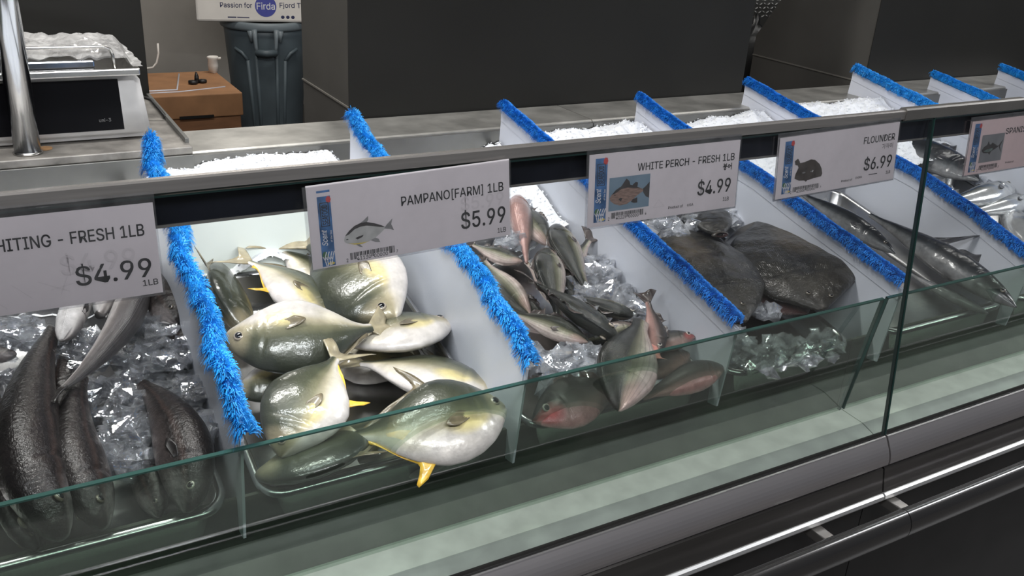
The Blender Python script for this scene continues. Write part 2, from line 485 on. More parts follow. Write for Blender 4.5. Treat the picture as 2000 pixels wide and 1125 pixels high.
M['pupil'] = P('fish pupil', (.008, .008, .01), .05, coat=1.0)
M['lips'] = P('flounder lips', (.045, .038, .032), .35, noise=.3, nscale=60, coat=.5)
M['mouth'] = P('mouth interior', (.06, .03, .028), .3, coat=.6)

# ---------------------------------------------------------------- setting
tag(MB().box(-3, 6, -3, 5.6, -.05, 0).obj('floor', M['floor']), kind='structure')
tag(MB().box(-3, 6, 5.5, 5.6, 0, 3).obj('wall_back', M['wallback']), kind='structure')
tag(MB().box(-3, 6, -3, 5.6, 3.0, 3.05).obj('ceiling', M['ceiling']), kind='structure')

XS = 1.36           # joint between the two cases
RIMZ = lambda y: .81 + .215 * y
DECKZ = lambda y: RIMZ(y) - .072


def pane(name, parent, x0, x1, bot, top, th, mat, edge_top, edge_side, ns):
    """glass sheet leaning between two (y,z) lines, polished rims as a sub-part"""
    b = MB()
    dy, dz = top[0] - bot[0], top[1] - bot[1]
    L = math.hypot(dy, dz); ny, nz = -dz / L * th, dy / L * th
    q = [bot, top, (top[0] + ny, top[1] + nz), (bot[0] + ny, bot[1] + nz)]
    v = [(x, p[0], p[1]) for p in q for x in (x0, x1)]
    b.add(v, [(0, 1, 3, 2), (4, 5, 7, 6)])
    o = b.obj(name, mat, parent)
    e = MB()
    # top rim and the two side rims as thin bars
    e.prism([(top[0] - .0002, top[1]), (top[0] + ny + .0002, top[1] + nz), (top[0] + ny, top[1] + nz - .002), (top[0], top[1] - .002)], x0, x1, 0)
    for x, w in ((x0, .0024), (x1 - .0024, .0024)):
        e.add([(xx, p[0], p[1]) for p in q for xx in (x, x + w)], [(0, 1, 3, 2), (4, 5, 7, 6), (0, 2, 4, 6), (1, 7, 5, 3), (2, 3, 5, 4), (0, 6, 7, 1)], 1)
    e.obj('glass_rim', [edge_top, edge_side], o)
    return o


def make_case(x0, x1, name_label, right):
    c = empty('refrigerated_display_case', ((x0 + x1) / 2, .4, 0), name_label, 'display case')
    inv = Matrix.Translation((-(x0 + x1) / 2, -.4, 0))
    OG = ((x0 + x1) / 2, .4, 0)
    mk = lambda b, n, m, s=False: b.obj(n, m, c, s, OG)
    # base and tank
    mk(MB().prism([(-.055, .0), (.95, 0), (.95, .60), (-.055, .60)], x0, x1), 'base_cabinet', M['black'])
    tank = MB().prism([(.0440, .60), (.0440, RIMZ(.044) - .008), (.050, RIMZ(.044) - .008), (.0555, DECKZ(.056)), (.86, DECKZ(.86)), (.86, .60)], x0, x1)
    mk(tank, 'tank', M['deck'])
    mk(MB().prism([(.0415, .60), (.0415, .667), (-.018, .665), (-.018, .60)], x0, x1), 'air_vent_ledge', M['ledge'])
    mk(MB().prism([(-.018, .60), (-.018, .6645), (-.022, .664), (-.055, .654), (-.055, .60)], x0, x1), 'ledge_slope', M['ledge_low'])
    mk(MB().prism([(-.055, .63), (-.055, .662), (-.058, .668), (-.061, .668), (-.0625, .655), (-.068, .655), (-.069, .669), (-.072, .669), (-.072, .63)], x0, x1), 'glass_channel', M['bar'])
    # front trim
    pr = [(-.0715, .60), (-.0715, .6685), (-.075, .668)]
    for i in range(9):
        a = i / 8
        pr.append((-.076 - .017 * math.sin(a * math.pi * .55), .666 - .048 * a))
    pr += [(-.085, .612), (-.08, .60)]
    mk(MB().prism(pr, x0 + .001, x1 - .001), 'silver_trim_panel', M['silver'])
    mk(MB().prism([(-.055, .555), (-.055, .608), (-.080, .608), (-.086, .603), (-.096, .556)], x0 + .001, x1 - .001), 'dark_front_panel', M['front'])
    mk(MB().prism([(-.06, .540), (-.06, .556), (-.098, .556), (-.102, .553), (-.102, .545), (-.099, .540)], x0 + .001, x1 - .001), 'bright_trim_strip', M['lip'])
    mk(MB().prism([(-.056, .0), (-.056, .54), (-.064, .54), (-.064, .0)], x0, x1), 'kick_panel', M['black'])
    bar = MB()
    n = 64; prof = []
    for i in range(n):
        a = 2 * math.pi * i / n
        prof.append((-.148 + .020 * math.cos(a), .523 + .030 * math.sin(a)))
    bar.prism(prof, x0 + (0.0 if right else 0), x1)
    mk(bar, 'bumper_rail', M['bar'], False)
    xs = ([XS + .03, XS + .62, XS + 1.2] if right else [XS - .17, XS - .75, XS - 1.4])
    for x in xs:
        mk(MB().box(x - .012, x + .012, -.142, -.064, .516, .536, .002), 'bumper_bracket', M['bracket'])
    # glass
    def addpane(*a):
        o = pane(*a)
        o.matrix_parent_inverse = Matrix.Translation((-OG[0], -OG[1], 0))
    addpane('front_glass', c, x0, x1, (-.065, .660), (-.006, 1.2455), .006, M['glass'], M['glass_edge_dark'], M['glass_edge'] if right else M['glass_edge_dark'], 0)
    addpane('low_inner_glass', c, x0 + (.003 if right else 0), x1 - (.0 if right else .004), (.037, .667), (.0, .919), .006, M['glass_inner'], M['glass_edge'], M['glass_edge'], 0)
    # hand rail / price channel
    mk(MB().prism([(-.010, 1.247), (-.012, 1.249), (-.012, 1.2615), (-.010, 1.2635), (-.003, 1.2635), (-.001, 1.2615), (-.001, 1.247)], x0, x1), 'top_rail', M['rail_dark' if right else 'rail'])
    if right:
        tag(MB().prism([(-.012, 1.246), (-.014, 1.248), (-.014, 1.2635), (-.0115, 1.266), (-.001, 1.266), (.001, 1.2635), (.001, 1.246)], XS - .075, XS + .24).obj('rail_sleeve', M['rail_dark'], None, False, (XS, 0, 1.25)), 'dark metal sleeve over the joint of the top rail, above the glass joint', 'rail sleeve')
    mk(MB().prism([(.0, 1.210), (.0, 1.246), (.012, 1.246), (.034, 1.214), (.03, 1.210)], x0, x1), 'price_channel', M['band'])
    mk(MB().prism([(-.0015, 1.2075), (-.0015, 1.2105), (.006, 1.2105), (.006, 1.2075)], x0, x1), 'channel_trim', M['rail'])
    lx0, lx1 = (.16, .58) if not right else (1.9, 2.6)
    led = MB().box(lx0, lx1, .012, .026, 1.2055, 1.2099)
    mk(led, 'led_strip', M['led'])
    # counter at the back
    joints = [x0, 1.298] if not right else [1.298, x1]
    for a, b2 in zip(joints[:-1], joints[1:]):
        mk(MB().prism([(.86, .90), (.86, 1.037), (.864, 1.040), (1.02, 1.040), (1.02, .90)], a + .0012, b2 - .0012), 'back_counter_top', M['steel'])
        mk(MB().prism([(.8535, DECKZ(.86) - .01), (.8535, 1.034), (.8595, 1.034), (.8595, DECKZ(.86) - .01)], a + .0012, b2 - .0012), 'back_counter_face', M['steel_face'])
    mk(MB().prism([(.95, .0), (.95, .9), (1.02, .9), (1.02, .0)], x0, x1), 'back_panel', M['black'])
    # real light of the strip
    l = area('led_strip_light', ((lx0 + lx1) / 2, .022, 1.203), ((lx0 + lx1) / 2, .30, .85), lx1 - lx0, .012, LEDP * (lx1 - lx0) * (.4 if right else 1), (.95, .98, 1))
    l.parent = c; l.matrix_parent_inverse = inv
    return c


LEDP = 3.2
make_case(-.95, XS - .0012, 'long fish case left of the upright glass joint, steel top rail and silver front trim', False)
make_case(XS + .0012, 3.3, 'next fish case beyond the upright glass joint, with dark bronze rail cover', True)

# ---------------------------------------------------------------- pans
def pan(x0, x1, y0, y1, label):
    t = empty('steel_pan', ((x0 + x1) / 2, y0, RIMZ(y0)), label, 'pan', 'steel pans in the fish case')
    og = ((x0 + x1) / 2, y0, RIMZ(y0))
    def loop(ins, rad, dz):
        pts = []
        X0, X1, Y0, Y1 = x0 + ins, x1 - ins, y0 + ins, y1 - ins
        for cx, cy, a0 in ((X1 - rad, Y1 - rad, 0), (X0 + rad, Y1 - rad, 90), (X0 + rad, Y0 + rad, 180), (X1 - rad, Y0 + rad, 270)):
            for k in range(7):
                a = math.radians(a0 + 15 * k)
                x, y = cx + rad * math.cos(a), cy + rad * math.sin(a)
                pts.append((x, y, RIMZ(y) + dz))
        return pts
    loops = [loop(.001, .036, -.007), loop(0, .037, -.003), loop(.002, .036, .0), loop(.006, .033, .0015), loop(.010, .030, .0), loop(.013, .028, -.005), loop(.018, .026, -.050), loop(.028, .02, -.058), loop(.06, .005, -.059)]
    v = []; f = []
    for lp in loops: v += lp
    n = 28
    for i in range(len(loops) - 1):
        for k in range(n):
            f.append((i * n + k, i * n + (k + 1) % n, (i + 1) * n + (k + 1) % n, (i + 1) * n + k))
    f.append(tuple((len(loops) - 1) * n + k for k in range(n)))
    mesh_obj('pan_shell', v, f, M['pan'], t, True, None, og)
    return t


DX = [.216, .616, 1.016, 1.416, 1.816, 2.268, 2.604, 2.944]
pan(-.160, .203, .024, .52, 'steel pan at the left edge of the photo heaped with dark whiting')
pan(.240, .604, .024, .52, 'steel pan holding the pile of pale pompano')
pan(.640, 1.004, .024, .52, 'steel pan holding small silver perch and ice')
pan(1.040, 1.345, .024, .52, 'steel pan under the flat dark flounders')
pan(1.44, 1.804, .024, .52, 'steel pan under the long dark mackerel')
pan(1.84, 2.25, .024, .52, 'steel pan with shiny silver bonito heads')

# white upright plate behind the pompano
tag(MB().prism([(.505, DECKZ(.505) + .002), (.530, 1.035), (.536, 1.035), (.511, DECKZ(.51) + .002)], .236, .604).obj('back_plate', M['whiteback']),
    'white upright plate closing the back of the pompano bin', 'plate')

# ---------------------------------------------------------------- dividers with blue fringe
NR = np.random.default_rng(5)


def divider(i, path, label, fat, wavy, mat, y_back_panel=None, dens=17000):
    """path: list of (y, z) along the fringe centre, front to back"""
    x = DX[i]
    t = empty('bin_divider', (x, path[0][0], path[0][1]), label, 'divider', 'white dividers topped with blue fringe')
    og = (x, path[0][0], path[0][1])
    ys = np.array([p[0] for p in path]); zs = np.array([p[1] for p in path])
    # white panel
    top = [(y, z - fat * .55) for y, z in path]
    outline = [(.022, DECKZ(.03) + .02)] + [(max(y, .019 - (z - .8) * .13), z) for y, z in top] + [(top[-1][0] + .012, DECKZ(top[-1][0]) + .002), (.07, DECKZ(.07) + .002)]
    MB().prism(outline, x - .0018, x + .0018).obj('panel', M['white'], t, False, og)
    # thicker folded upper edge
    b = MB()
    up = top; lo = [(y, z - .024) for y, z in top]
    v = []
    for s in (-.0038, .0038):
        v += [(x + s, max(y, .006), z) for y, z in up] + [(x + s * .9, max(y, .009), z) for y, z in lo]
    n = len(up); f = []
    for s in (0, 1):
        o_ = s * 2 * n
        for k in range(n - 1):
            f.append((o_ + k, o_ + k + 1, o_ + n + k + 1, o_ + n + k))
    for k in range(n - 1):
        f.append((k, k + 1, 2 * n + k + 1, 2 * n + k))
        f.append((n + k, 3 * n + k, 3 * n + k + 1, n + k + 1))
    f.append((0, n, 3 * n, 2 * n)); f.append((n - 1, 3 * n - 1, 4 * n - 1, 2 * n - 1))
    b.add(v, f).obj('folded_edge', M['white'], t, False, og)
    # fringe: core tube plus thousands of soft blades
    L = float(np.sum(np.hypot(np.diff(ys), np.diff(zs))))
    cum = np.concatenate([[0], np.cumsum(np.hypot(np.diff(ys), np.diff(zs)))])
    N = int(dens * L / .85)
    s = NR.random(N) * L
    yc = np.interp(s, cum, ys); zc = np.interp(s, cum, zs)
    ph = NR.random() * 6
    wx = wavy * (np.sin(s * 34 + ph) * .6 + np.sin(s * 71 + ph * 2) * .4)
    th = NR.random(N) * 2 * np.pi
    clump = np.sin(s * 160 + np.cos(th + s * 20) * 2) * .5 + .5
    # blades lean along the strip, in tufts
    rad = fat * ((.72 if wavy else .80) + .22 * np.sin(s * 55 + 3 * np.sin(th) + ph) * (wavy / .006 if wavy else .4) * .6 + (.28 if wavy else .16) * NR.random(N))
    soft = 1.0 if wavy else .45
    lean = ((clump - .5) * .8 + NR.normal(0, .22, N)) * soft
    ty = math.cos(math.atan2(zs[-1] - zs[0], ys[-1] - ys[0])); tz = math.sin(math.atan2(zs[-1] - zs[0], ys[-1] - ys[0]))
    cx = np.cos(th); cz = np.sin(th)
    cz = np.where(cz < -.55, -cz, cz)
    tip = np.stack([x + wx + cx * rad, yc + lean * rad - cz * rad * tz, zc + cz * rad * ty * .9 - np.abs(cx) * wavy * .8 + lean * rad * tz], 1)
    base = np.stack([x + wx + cx * fat * .22, yc - cz * fat * .22 * tz, zc + cz * fat * .22], 1)
    w = .0006 + NR.random(N) * .0005
    side = np.stack([-cz * .5, np.ones(N) * .8, cx * .5], 1)
    side /= np.linalg.norm(side, axis=1)[:, None]
    mid = base * .4 + tip * .6 + np.stack([cx * .0015, np.zeros(N), np.full(N, .0028)], 1)
    tip[:, 2] -= .0018 * np.abs(cx)
    V = np.empty((N * 6, 3)); o5 = np.array(og)
    V[0::6] = base - side * w[:, None] * .8; V[1::6] = base + side * w[:, None] * .8
    V[2::6] = mid - side * w[:, None]; V[3::6] = mid + side * w[:, None]
    V[4::6] = tip - side * w[:, None] * .55; V[5::6] = tip + side * w[:, None] * .55
    V -= o5
    fs = []
    for k in range(N):
        a = 6 * k
        fs.append((a, a + 1, a + 3, a + 2)); fs.append((a + 2, a + 3, a + 5, a + 4))
    core = MB()
    cp = []
    for q in np.linspace(.012, L - .012, 60):
        cp.append((x + wavy * (math.sin(q * 34 + ph) * .6 + math.sin(q * 71 + ph * 2) * .4) - og[0], float(np.interp(q, cum, ys)) - og[1], float(np.interp(q, cum, zs)) - og[2]))
    core.tube(cp, fat * .5, 10)
    n0 = len(V)
    vv = [tuple(p) for p in V.tolist()] + [tuple(p) for p in core.v]
    ff = fs + [tuple(i_ + n0 for i_ in q) for q in core.f]
    mesh_obj('blue_fringe', vv, ff, mat, t)
    return t


bl, bd = M['blue_light'], M['blue']
divider(0, [(.000, .933), (.063, .985), (.13, 1.012), (.2, 1.036), (.311, 1.080), (.41, 1.138), (.48, 1.172)], 'white divider with ragged bright blue fringe between dark whiting and pale pompano', .019, .006, bl)
divider(1, [(-.004, .945), (.031, .972), (.116, 1.002), (.21, 1.030), (.35, 1.052), (.563, 1.094), (.69, 1.136)], 'white divider with lumpy bright blue fringe between pompano and silver perch', .0195, .004, bl)
divider(2, [(.006, .929), (.146, .962), (.283, .990), (.45, 1.030), (.635, 1.070), (.81, 1.104)], 'white divider with even blue fringe between silver perch and flounder', .0185, .0, bd)
divider(3, [(.006, .933), (.128, .961), (.282, .993), (.409, 1.024), (.688, 1.060), (.84, 1.094)], 'white divider with blue fringe between flounder and mackerel, close to the glass joint', .0185, .0, bd)
divider(4, [(.000, .925), (.036, .929), (.162, .972), (.319, 1.014), (.672, 1.064), (.89, 1.104)], 'white divider with blue fringe between mackerel and shiny bonito', .0185, .0, bd)
divider(5, [(.0, .93), (.3, 1.01), (.60, 1.056), (.92, 1.116)], 'white divider with tufted bright blue fringe, its back end standing tallest beyond the rail joint', .0195, .002, bl)
divider(6, [(.0, .93), (.3, 1.0), (.60, 1.040), (.90, 1.088)], 'second white divider with blue fringe counted from the right edge of the photo', .0185, .0, bl, dens=10000)
divider(7, [(.0, .93), (.3, 1.0), (.60, 1.045), (.90, 1.096)], 'white divider with blue fringe cut off by the right edge of the photo', .0185, .0, bl, dens=10000)

# ---------------------------------------------------------------- snow of flaked ice behind the bins
def snow(x0, x1, zl, zm, zr, label):
    nx, ny = 46, 30
    v = []; f = []
    for j in range(ny):
        y = .50 + .350 * j / (ny - 1)
        for i in range(nx):
            u = i / (nx - 1); x = x0 + (x1 - x0) * u
            z = (zl * (1 - u) * (1 - 2 * u) + 4 * zm * u * (1 - u) + zr * u * (2 * u - 1))
            z -= (.80 - y) * .30 if y < .80 else (y - .80) * .25
            z += mnoise.noise(Vector((x * 14, y * 14, 1))) * .016 + mnoise.noise(Vector((x * 55, y * 55, 4))) * .006
            v.append((x, y, max(z, DECKZ(y) + .006)))
    for j in range(ny - 1):
        for i in range(nx - 1):
            a = j * nx + i
            f.append((a, a + 1, a + nx + 1, a + nx))
    top = len(v)
    rnd = random.Random(int(x0 * 100))
    for _ in range(2000):
        p = v[rnd.randrange(top)]
        s = rnd.uniform(.0015, .0042)
        b0 = len(v)
        c = Vector(p) + Vector((rnd.uniform(-.004, .004), 0, s * .3))
        for k in range(4):
            v.append(tuple(c + Vector((rnd.uniform(-1, 1), rnd.uniform(-1, 1), rnd.uniform(-.7, .9))).normalized() * s))
        f += [(b0, b0 + 1, b0 + 2), (b0, b0 + 2, b0 + 3), (b0, b0 + 3, b0 + 1), (b0 + 1, b0 + 3, b0 + 2)]
    o = mesh_obj('flaked_ice', v, f, M['snow'], None, False, None, ((x0 + x1) / 2, .65, 1.0))
    tag(o, label, 'ice', 'banks of white flaked ice along the back counter', 'stuff')


snow(-.16, .21, .985, .985, .990, 'low shaded bank of flaked ice behind the whiting')
snow(.225, .61, 1.012, 1.030, 1.040, 'white bank of flaked ice behind the pompano bin')
snow(.622, 1.008, 1.000, .955, 1.020, 'thin flaked ice dipping in the middle, behind the perch bin')
snow(1.022, 1.408, 1.018, 1.036, 1.034, 'high white bank of flaked ice behind the flounder bin')
snow(1.422, 1.808, 1.006, 1.030, 1.042, 'white bank of flaked ice rising to the right, behind the mackerel bin')
snow(1.822, 2.26, 1.040, 1.048, 1.05, 'bumpy white flaked ice behind the bonito bin')
snow(2.275, 2.596, .97, .97, .97, 'low flaked ice near the right edge of the photo')

# ---------------------------------------------------------------- behind the counter
def partition(x0, x1, y0, y1, z1, label, seam_z=None, name='dark_partition', cut=None):
    t = empty(name, ((x0 + x1) / 2, y0, 0), label, 'partition', 'dark partitions behind the counter')
    og = ((x0 + x1) / 2, y0, 0)
    if cut:
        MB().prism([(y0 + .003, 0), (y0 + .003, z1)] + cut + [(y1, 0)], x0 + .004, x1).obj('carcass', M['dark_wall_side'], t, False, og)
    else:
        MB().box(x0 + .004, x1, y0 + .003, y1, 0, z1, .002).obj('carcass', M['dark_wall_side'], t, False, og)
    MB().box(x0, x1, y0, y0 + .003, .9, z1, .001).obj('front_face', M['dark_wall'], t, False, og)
    if seam_z:
        MB().box(x0 + .001, x0 + .005, y0 + .01, y1, seam_z, seam_z + .004).obj('side_seam', M['seam'], t, False, og)
    return t


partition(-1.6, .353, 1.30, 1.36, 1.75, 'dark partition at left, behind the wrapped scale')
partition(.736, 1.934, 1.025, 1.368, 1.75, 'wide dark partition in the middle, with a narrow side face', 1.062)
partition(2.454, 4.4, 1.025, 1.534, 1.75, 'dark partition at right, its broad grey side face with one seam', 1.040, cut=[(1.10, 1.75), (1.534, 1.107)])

# scale platform
t = empty('scale_platform', (-.1, 1.0, 1.04), 'raised stained steel platform under the scale and the post', 'platform')
og = (-.1, 1.0, 1.04)
MB().box(-.9, .350, .842, 1.28, 1.041, 1.056, .002)  .obj('top_plate', M['steel_dirty'], t, False, og)
MB().box(-.9, .350, .838, .848, .985, 1.0405, .001).obj('front_apron', M['steel_face'], t, False, og)
MB().box(.342, .350, .87, 1.28, 1.0555, 1.066, .001).obj('end_lip', M['steel_face'], t, False, og)
MB().add([(.100 + .012 * math.cos(a) * r, .905 + .016 * math.sin(a) * r, 1.0566) for r in (1,) for a in [k * .5 for k in range(12)]], [tuple(range(12))]).obj('rust_stain', M['rust'], t, False, og)

# post
t = empty('steel_post', (.074, .882, 1.056), 'round shiny steel post standing in front of the scale', 'post')
og = (.074, .882, 1.056)
MB().tube([(.069, .882, 1.056), (.069, .882, 1.95)], .0222, 28).obj('tube', M['chrome'], t, True, og)
MB().lathe([(.0222, .0), (.025, .001), (.025, .003), (.0222, .005)], (.069, .882, 1.056), 28).obj('weld_ring', M['scale_steel'], t, True, og)

# scale
t = empty('price_scale', (.09, 1.04, 1.056), 'white price scale with black display panel, standing behind the steel post', 'scale')
og = (.10, 1.1, 1.056)
SOG = (.10, 1.1, 1.056)   # parts are drawn about this point and follow the scale's own base
hs = MB()
bm = bmesh.new(); bmesh.ops.create_cube(bm, size=1)
for v_ in bm.verts:
    tp = v_.co.z > 0
    v_.co = (.10 + v_.co.x * (.385 if tp else .405), 1.12 + v_.co.y * (.25 if tp else .28) + (.012 if tp else 0), 1.060 + (.118 if tp else 0))
bmesh.ops.bevel(bm, geom=bm.edges[:], offset=.012, segments=3, affect='EDGES')
bm.verts.index_update()
hs.add([v_.co[:] for v_ in bm.verts], [[v_.index for v_ in f_.verts] for f_ in bm.faces]); bm.free()
hs.obj('housing', M['scale_white'], t, True, SOG)
# display panel follows the sloping front
def front_quad(xa, xb, za, zb, off):
    fy = lambda z: .98 + (z - 1.06) / .118 * .027 - off
    return [(xa, fy(za), za), (xb, fy(za), za), (xb, fy(zb), zb), (xa, fy(zb), zb)]
q = front_quad(-.09, .252, 1.078, 1.170, .0015); q2 = [(a, b_ + .004, c_) for a, b_, c_ in q]
dsp = MB().add(q + q2, [(0, 1, 2, 3), (7, 6, 5, 4), (0, 4, 5, 1), (1, 5, 6, 2), (2, 6, 7, 3), (3, 7, 4, 0)])
dp = dsp.obj('display_panel', M['scale_black'], t, False, SOG)
MB().box(-.10, .292, .985, 1.235, 1.179, 1.193, .003).obj('platter', M['scale_steel'], t, False, SOG)
MB().box(-.06, .215, 1.000, 1.012, 1.1932, 1.208, .003).obj('tray', M['chrome'], t, False, SOG)
gr = MB().tube([(-.09, .995, 1.192), (-.09, .995, 1.226), (-.085, .995, 1.233), (.232, .995, 1.233), (.243, .995, 1.228), (.247, .995, 1.217), (.249, .995, 1.192)], .0032, 8)
gr.obj('guard_rail', M['scale_steel'], t, True, SOG)
MB().tube([(.285, 1.19, 1.085), (.31, 1.19, 1.096), (.335, 1.17, 1.09), (.352, 1.13, 1.065), (.36, 1.10, 1.045), (.362, 1.09, 1.042)], .0035, 8).obj('power_cable', M['cable'], t, True, SOG)

# crumpled film over the scale platter
v = []; f = []
nx, ny = 70, 34
for j in range(ny):
    for i in range(nx):
        u = i / (nx - 1); w_ = j / (ny - 1)
        x = -.127 + .418 * u; y = .936 + .222 * w_
        e = min(1, min(u, 1 - u) * 5, min(w_, 1 - w_) * 4 + .25)
        z = 1.196 + .030 * e ** .6 + abs(mnoise.noise(Vector((x * 17, y * 17, 2)))) * .022 + mnoise.noise(Vector((x * 45, y * 45, 7))) * .008
        if u > .93: z -= (u - .93) * .7 * (1.3 - w_)
        v.append((x + mnoise.noise(Vector((x * 30, y * 30, 9))) * .006, y, max(z, 1.1945)))
for j in range(ny - 1):
    for i in range(nx - 1):
        a = j * nx + i
        f.append((a, a + 1, a + nx + 1, a + nx))
tag(mesh_obj('plastic_wrap', v, f, M['wrapfilm'], None, False, None, (.10, 1.1, 1.207)), 'crumpled clear plastic film heaped over the scale platter', 'wrap')

# trash can
CX, CY = 1.535, 4.55; CZ = 1.085
t = empty('trash_can', (CX, CY, 0), 'grey blue plastic trash can under the white foam box', 'trash can')
t.scale = (1, 1, CZ)
og = (CX, CY, 0)
MB().lathe([(.185, 0), (.19, .01), (.232, .62), (.236, .66), (.225, .66), (.18, .02), (0, .02)], (CX, CY, 0), 48).obj('barrel', M['can'], t, True, og)
rim = MB().lathe([(.232, .652), (.250, .652), (.254, .662), (.254, .682), (.248, .692), (.228, .692), (.225, .66)], (CX, CY, 0), 48)
rim.obj('rim', M['can_rim'], t, True, og)
ha = math.atan2(-.96 - CY, 0 - CX)  # handle faces the shop
def on_can(ang, r, z): return (CX + r * math.cos(ha + ang), CY + r * math.sin(ha + ang), z)
h = MB()
for a in (-.24, .24):
    h = MB().tube([on_can(a, .252, .66), on_can(a * .92, .262, .62), on_can(a * .85, .268, .575), on_can(a * .80, .266, .55)], [.016, .013, .010, .011], 8)
    h.tube([on_can(a * 1.38, .250, .655), on_can(a * 1.32, .250, .60)], [.018, .008], 8)
    h.obj('handle_bracket', M['can_rim'], t, True, og)
MB().tube([on_can(-.22, .266, .548), on_can(0, .274, .546), on_can(.22, .266, .548)], .017, 10).obj('grip', M['can'], t, True, og)
rb = MB()
for a in (-.46, -.25, .25, .46):
    rb.tube([on_can(a, .230 if abs(a) < .3 else .232, .53 if abs(a) < .3 else .50), on_can(a * .98, .205, .25), on_can(a * .96, .188, .02)], .010, 8)
rb.tube([on_can(-.25, .232, .53), on_can(0, .233, .532), on_can(.25, .232, .53)], .009, 8)
rb.tube([on_can(-.46, .232, .50), on_can(-.60, .236, .535), on_can(-.8, .239, .555)], .009, 8)
rb.tube([on_can(.46, .232, .50), on_can(.60, .236, .535), on_can(.8, .239, .555)], .009, 8)
rb.obj('moulded_rib', M['can'], t, True, og)

# foam fish box on the can
FX0, FX1, FY = 1.115, 1.935, 4.35
t = empty('foam_box', ((FX0 + FX1) / 2, FY, .693 * CZ), 'white foam fish box with blue round logo, lying on the trash can', 'box')
og = ((FX0 + FX1) / 2, FY, .693 * CZ)
t.rotation_euler = (0, 0, -.2)
MB().box(FX0, FX1, FY, FY + .40, .693 * CZ, .693 * CZ + .212, .012).obj('box_body', M['foam'], t, False, og)
MB().box(FX0 - .004, FX1 + .004, FY - .004, FY + .404, .693 * CZ + .2125, .693 * CZ + .252, .010).obj('lid', M['foam'], t, False, og)

# ---------------------------------------------------------------- lettering helpers
SANS = None
try:   # the plain sans that ships inside Blender itself; the built-in face is used if it is missing
    import os
    SANS = bpy.data.fonts.load(os.path.join(bpy.utils.system_resource('DATAFILES'), 'fonts', 'Inter.woff2'))
except Exception:
    SANS = None


def text_mesh(s, size=1.0, shear=0.0):
    cu = bpy.data.curves.new('glyphs', 'FONT')
    if SANS is not None: cu.font = SANS
    cu.body = s; cu.size = size; cu.shear = shear
    cu.resolution_u = 3
    o = bpy.data.objects.new('glyphs', cu)
    COL.objects.link(o)
    bpy.context.view_layer.update()
    dg = bpy.context.evaluated_depsgraph_get()
    me = bpy.data.meshes.new_from_object(o.evaluated_get(dg))
    v = [tuple(p.co) for p in me.vertices]; f = [tuple(p.vertices) for p in me.polygons]
    bpy.data.objects.remove(o); bpy.data.meshes.remove(me); bpy.data.curves.remove(cu)
    return v, f


_cap = None
def put_text(mb, s, x, y, cap, width=None, right=False, z=0.0, mi=0, shear=0.0, rot=None, bold=None):
    """capital height cap; baseline y; x is the left (or right) end; optional width to fit"""
    global _cap
    if _cap is None:
        vv, _ = text_mesh('H'); _cap = max(p[1] for p in vv) - min(p[1] for p in vv)
    v, f = text_mesh(s, 1.0, shear)
    if not v: return
    k = cap / _cap
    x0 = min(p[0] for p in v); x1 = max(p[0] for p in v)
    kx = k if width is None else width / (x1 - x0)
    w = (x1 - x0) * kx
    ox = x - w if right else x
    out = []
    for p in v:
        a, b = ox + (p[0] - x0) * kx, y + p[1] * k
        if rot is not None:
            cx_, cy_, an = rot
            a, b = cx_ + (a - cx_) * math.cos(an) - (b - cy_) * math.sin(an), cy_ + (a - cx_) * math.sin(an) + (b - cy_) * math.cos(an)
        out.append((a, b, z))
    mb.add(out, f, mi)
    e = cap * .028 if bold is None else bold
    for q_, (ax_, ay_) in enumerate(((e, 0), (0, e), (e, e))):
        mb.add([(p[0] + ax_, p[1] + ay_, p[2] + cap * .003 * (q_ + 1)) for p in out], f, mi)


def flat_quad(mb, x0, x1, y0, y1, z, mi=0):
    mb.add([(x0, y0, z), (x1, y0, z), (x1, y1, z), (x0, y1, z)], [(0, 1, 2, 3)], mi)


def stroke(mb, pts, w, z, mi=0):
    for (ax, ay), (bx, by) in zip(pts[:-1], pts[1:]):
        d = math.hypot(bx - ax, by - ay) or 1e-9
        nx, ny = -(by - ay) / d * w / 2, (bx - ax) / d * w / 2
        ex, ey = (bx - ax) / d * w / 2, (by - ay) / d * w / 2
        mb.add([(ax + nx - ex, ay + ny - ey, z), (ax - nx - ex, ay - ny - ey, z), (bx - nx + ex, by - ny + ey, z), (bx + nx + ex, by + ny + ey, z)], [(0, 1, 2, 3)], mi)


def blob(mb, cx_, cy_, rx, ry, z, mi=0, n=16):
    mb.add([(cx_ + rx * math.cos(2 * math.pi * k / n), cy_ + ry * math.sin(2 * math.pi * k / n), z) for k in range(n)], [tuple(range(n))], mi)


# printing on the foam box (front face looks to -y)
def print_on_front(parent, og, name, mb, mats, origin):
    v = [(origin[0] + p[0], origin[1] - p[2], origin[2] + p[1]) for p in mb.v]
    return mesh_obj(name, v, mb.f, mats, parent, False, None, og, mb.m)


og = ((FX0 + FX1) / 2, FY, .693 * CZ)
pb = MB()
put_text(pb, 'Passion for', .130, .078, .026, width=.170, z=.0006)
print_on_front(t, og, 'slogan_lettering', pb, M['ink_navy'], (FX0, FY, .693 * CZ)); pb = MB()
put_text(pb, 'Fjord Trout', .450, .082, .026, width=.185, z=.0006)
print_on_front(t, og, 'slogan_lettering', pb, M['ink_navy'], (FX0, FY, .693 * CZ)); pb = MB()
for k in range(3): blob(pb, .465 + k * .028, .030, .010, .009, .0006)
stroke(pb, [(.17, .026), (.21, .026)], .006, .0006); stroke(pb, [(.22, .026), (.28, .025)], .005, .0006)
print_on_front(t, og, 'small_marks', pb, M['ink_navy'], (FX0, FY, .693 * CZ))
pb = MB(); blob(pb, .374, .088, .058, .058, .0008, n=40)
lg = print_on_front(t, og, 'round_logo', pb, M['logo_blue'], (FX0, FY, .693 * CZ))
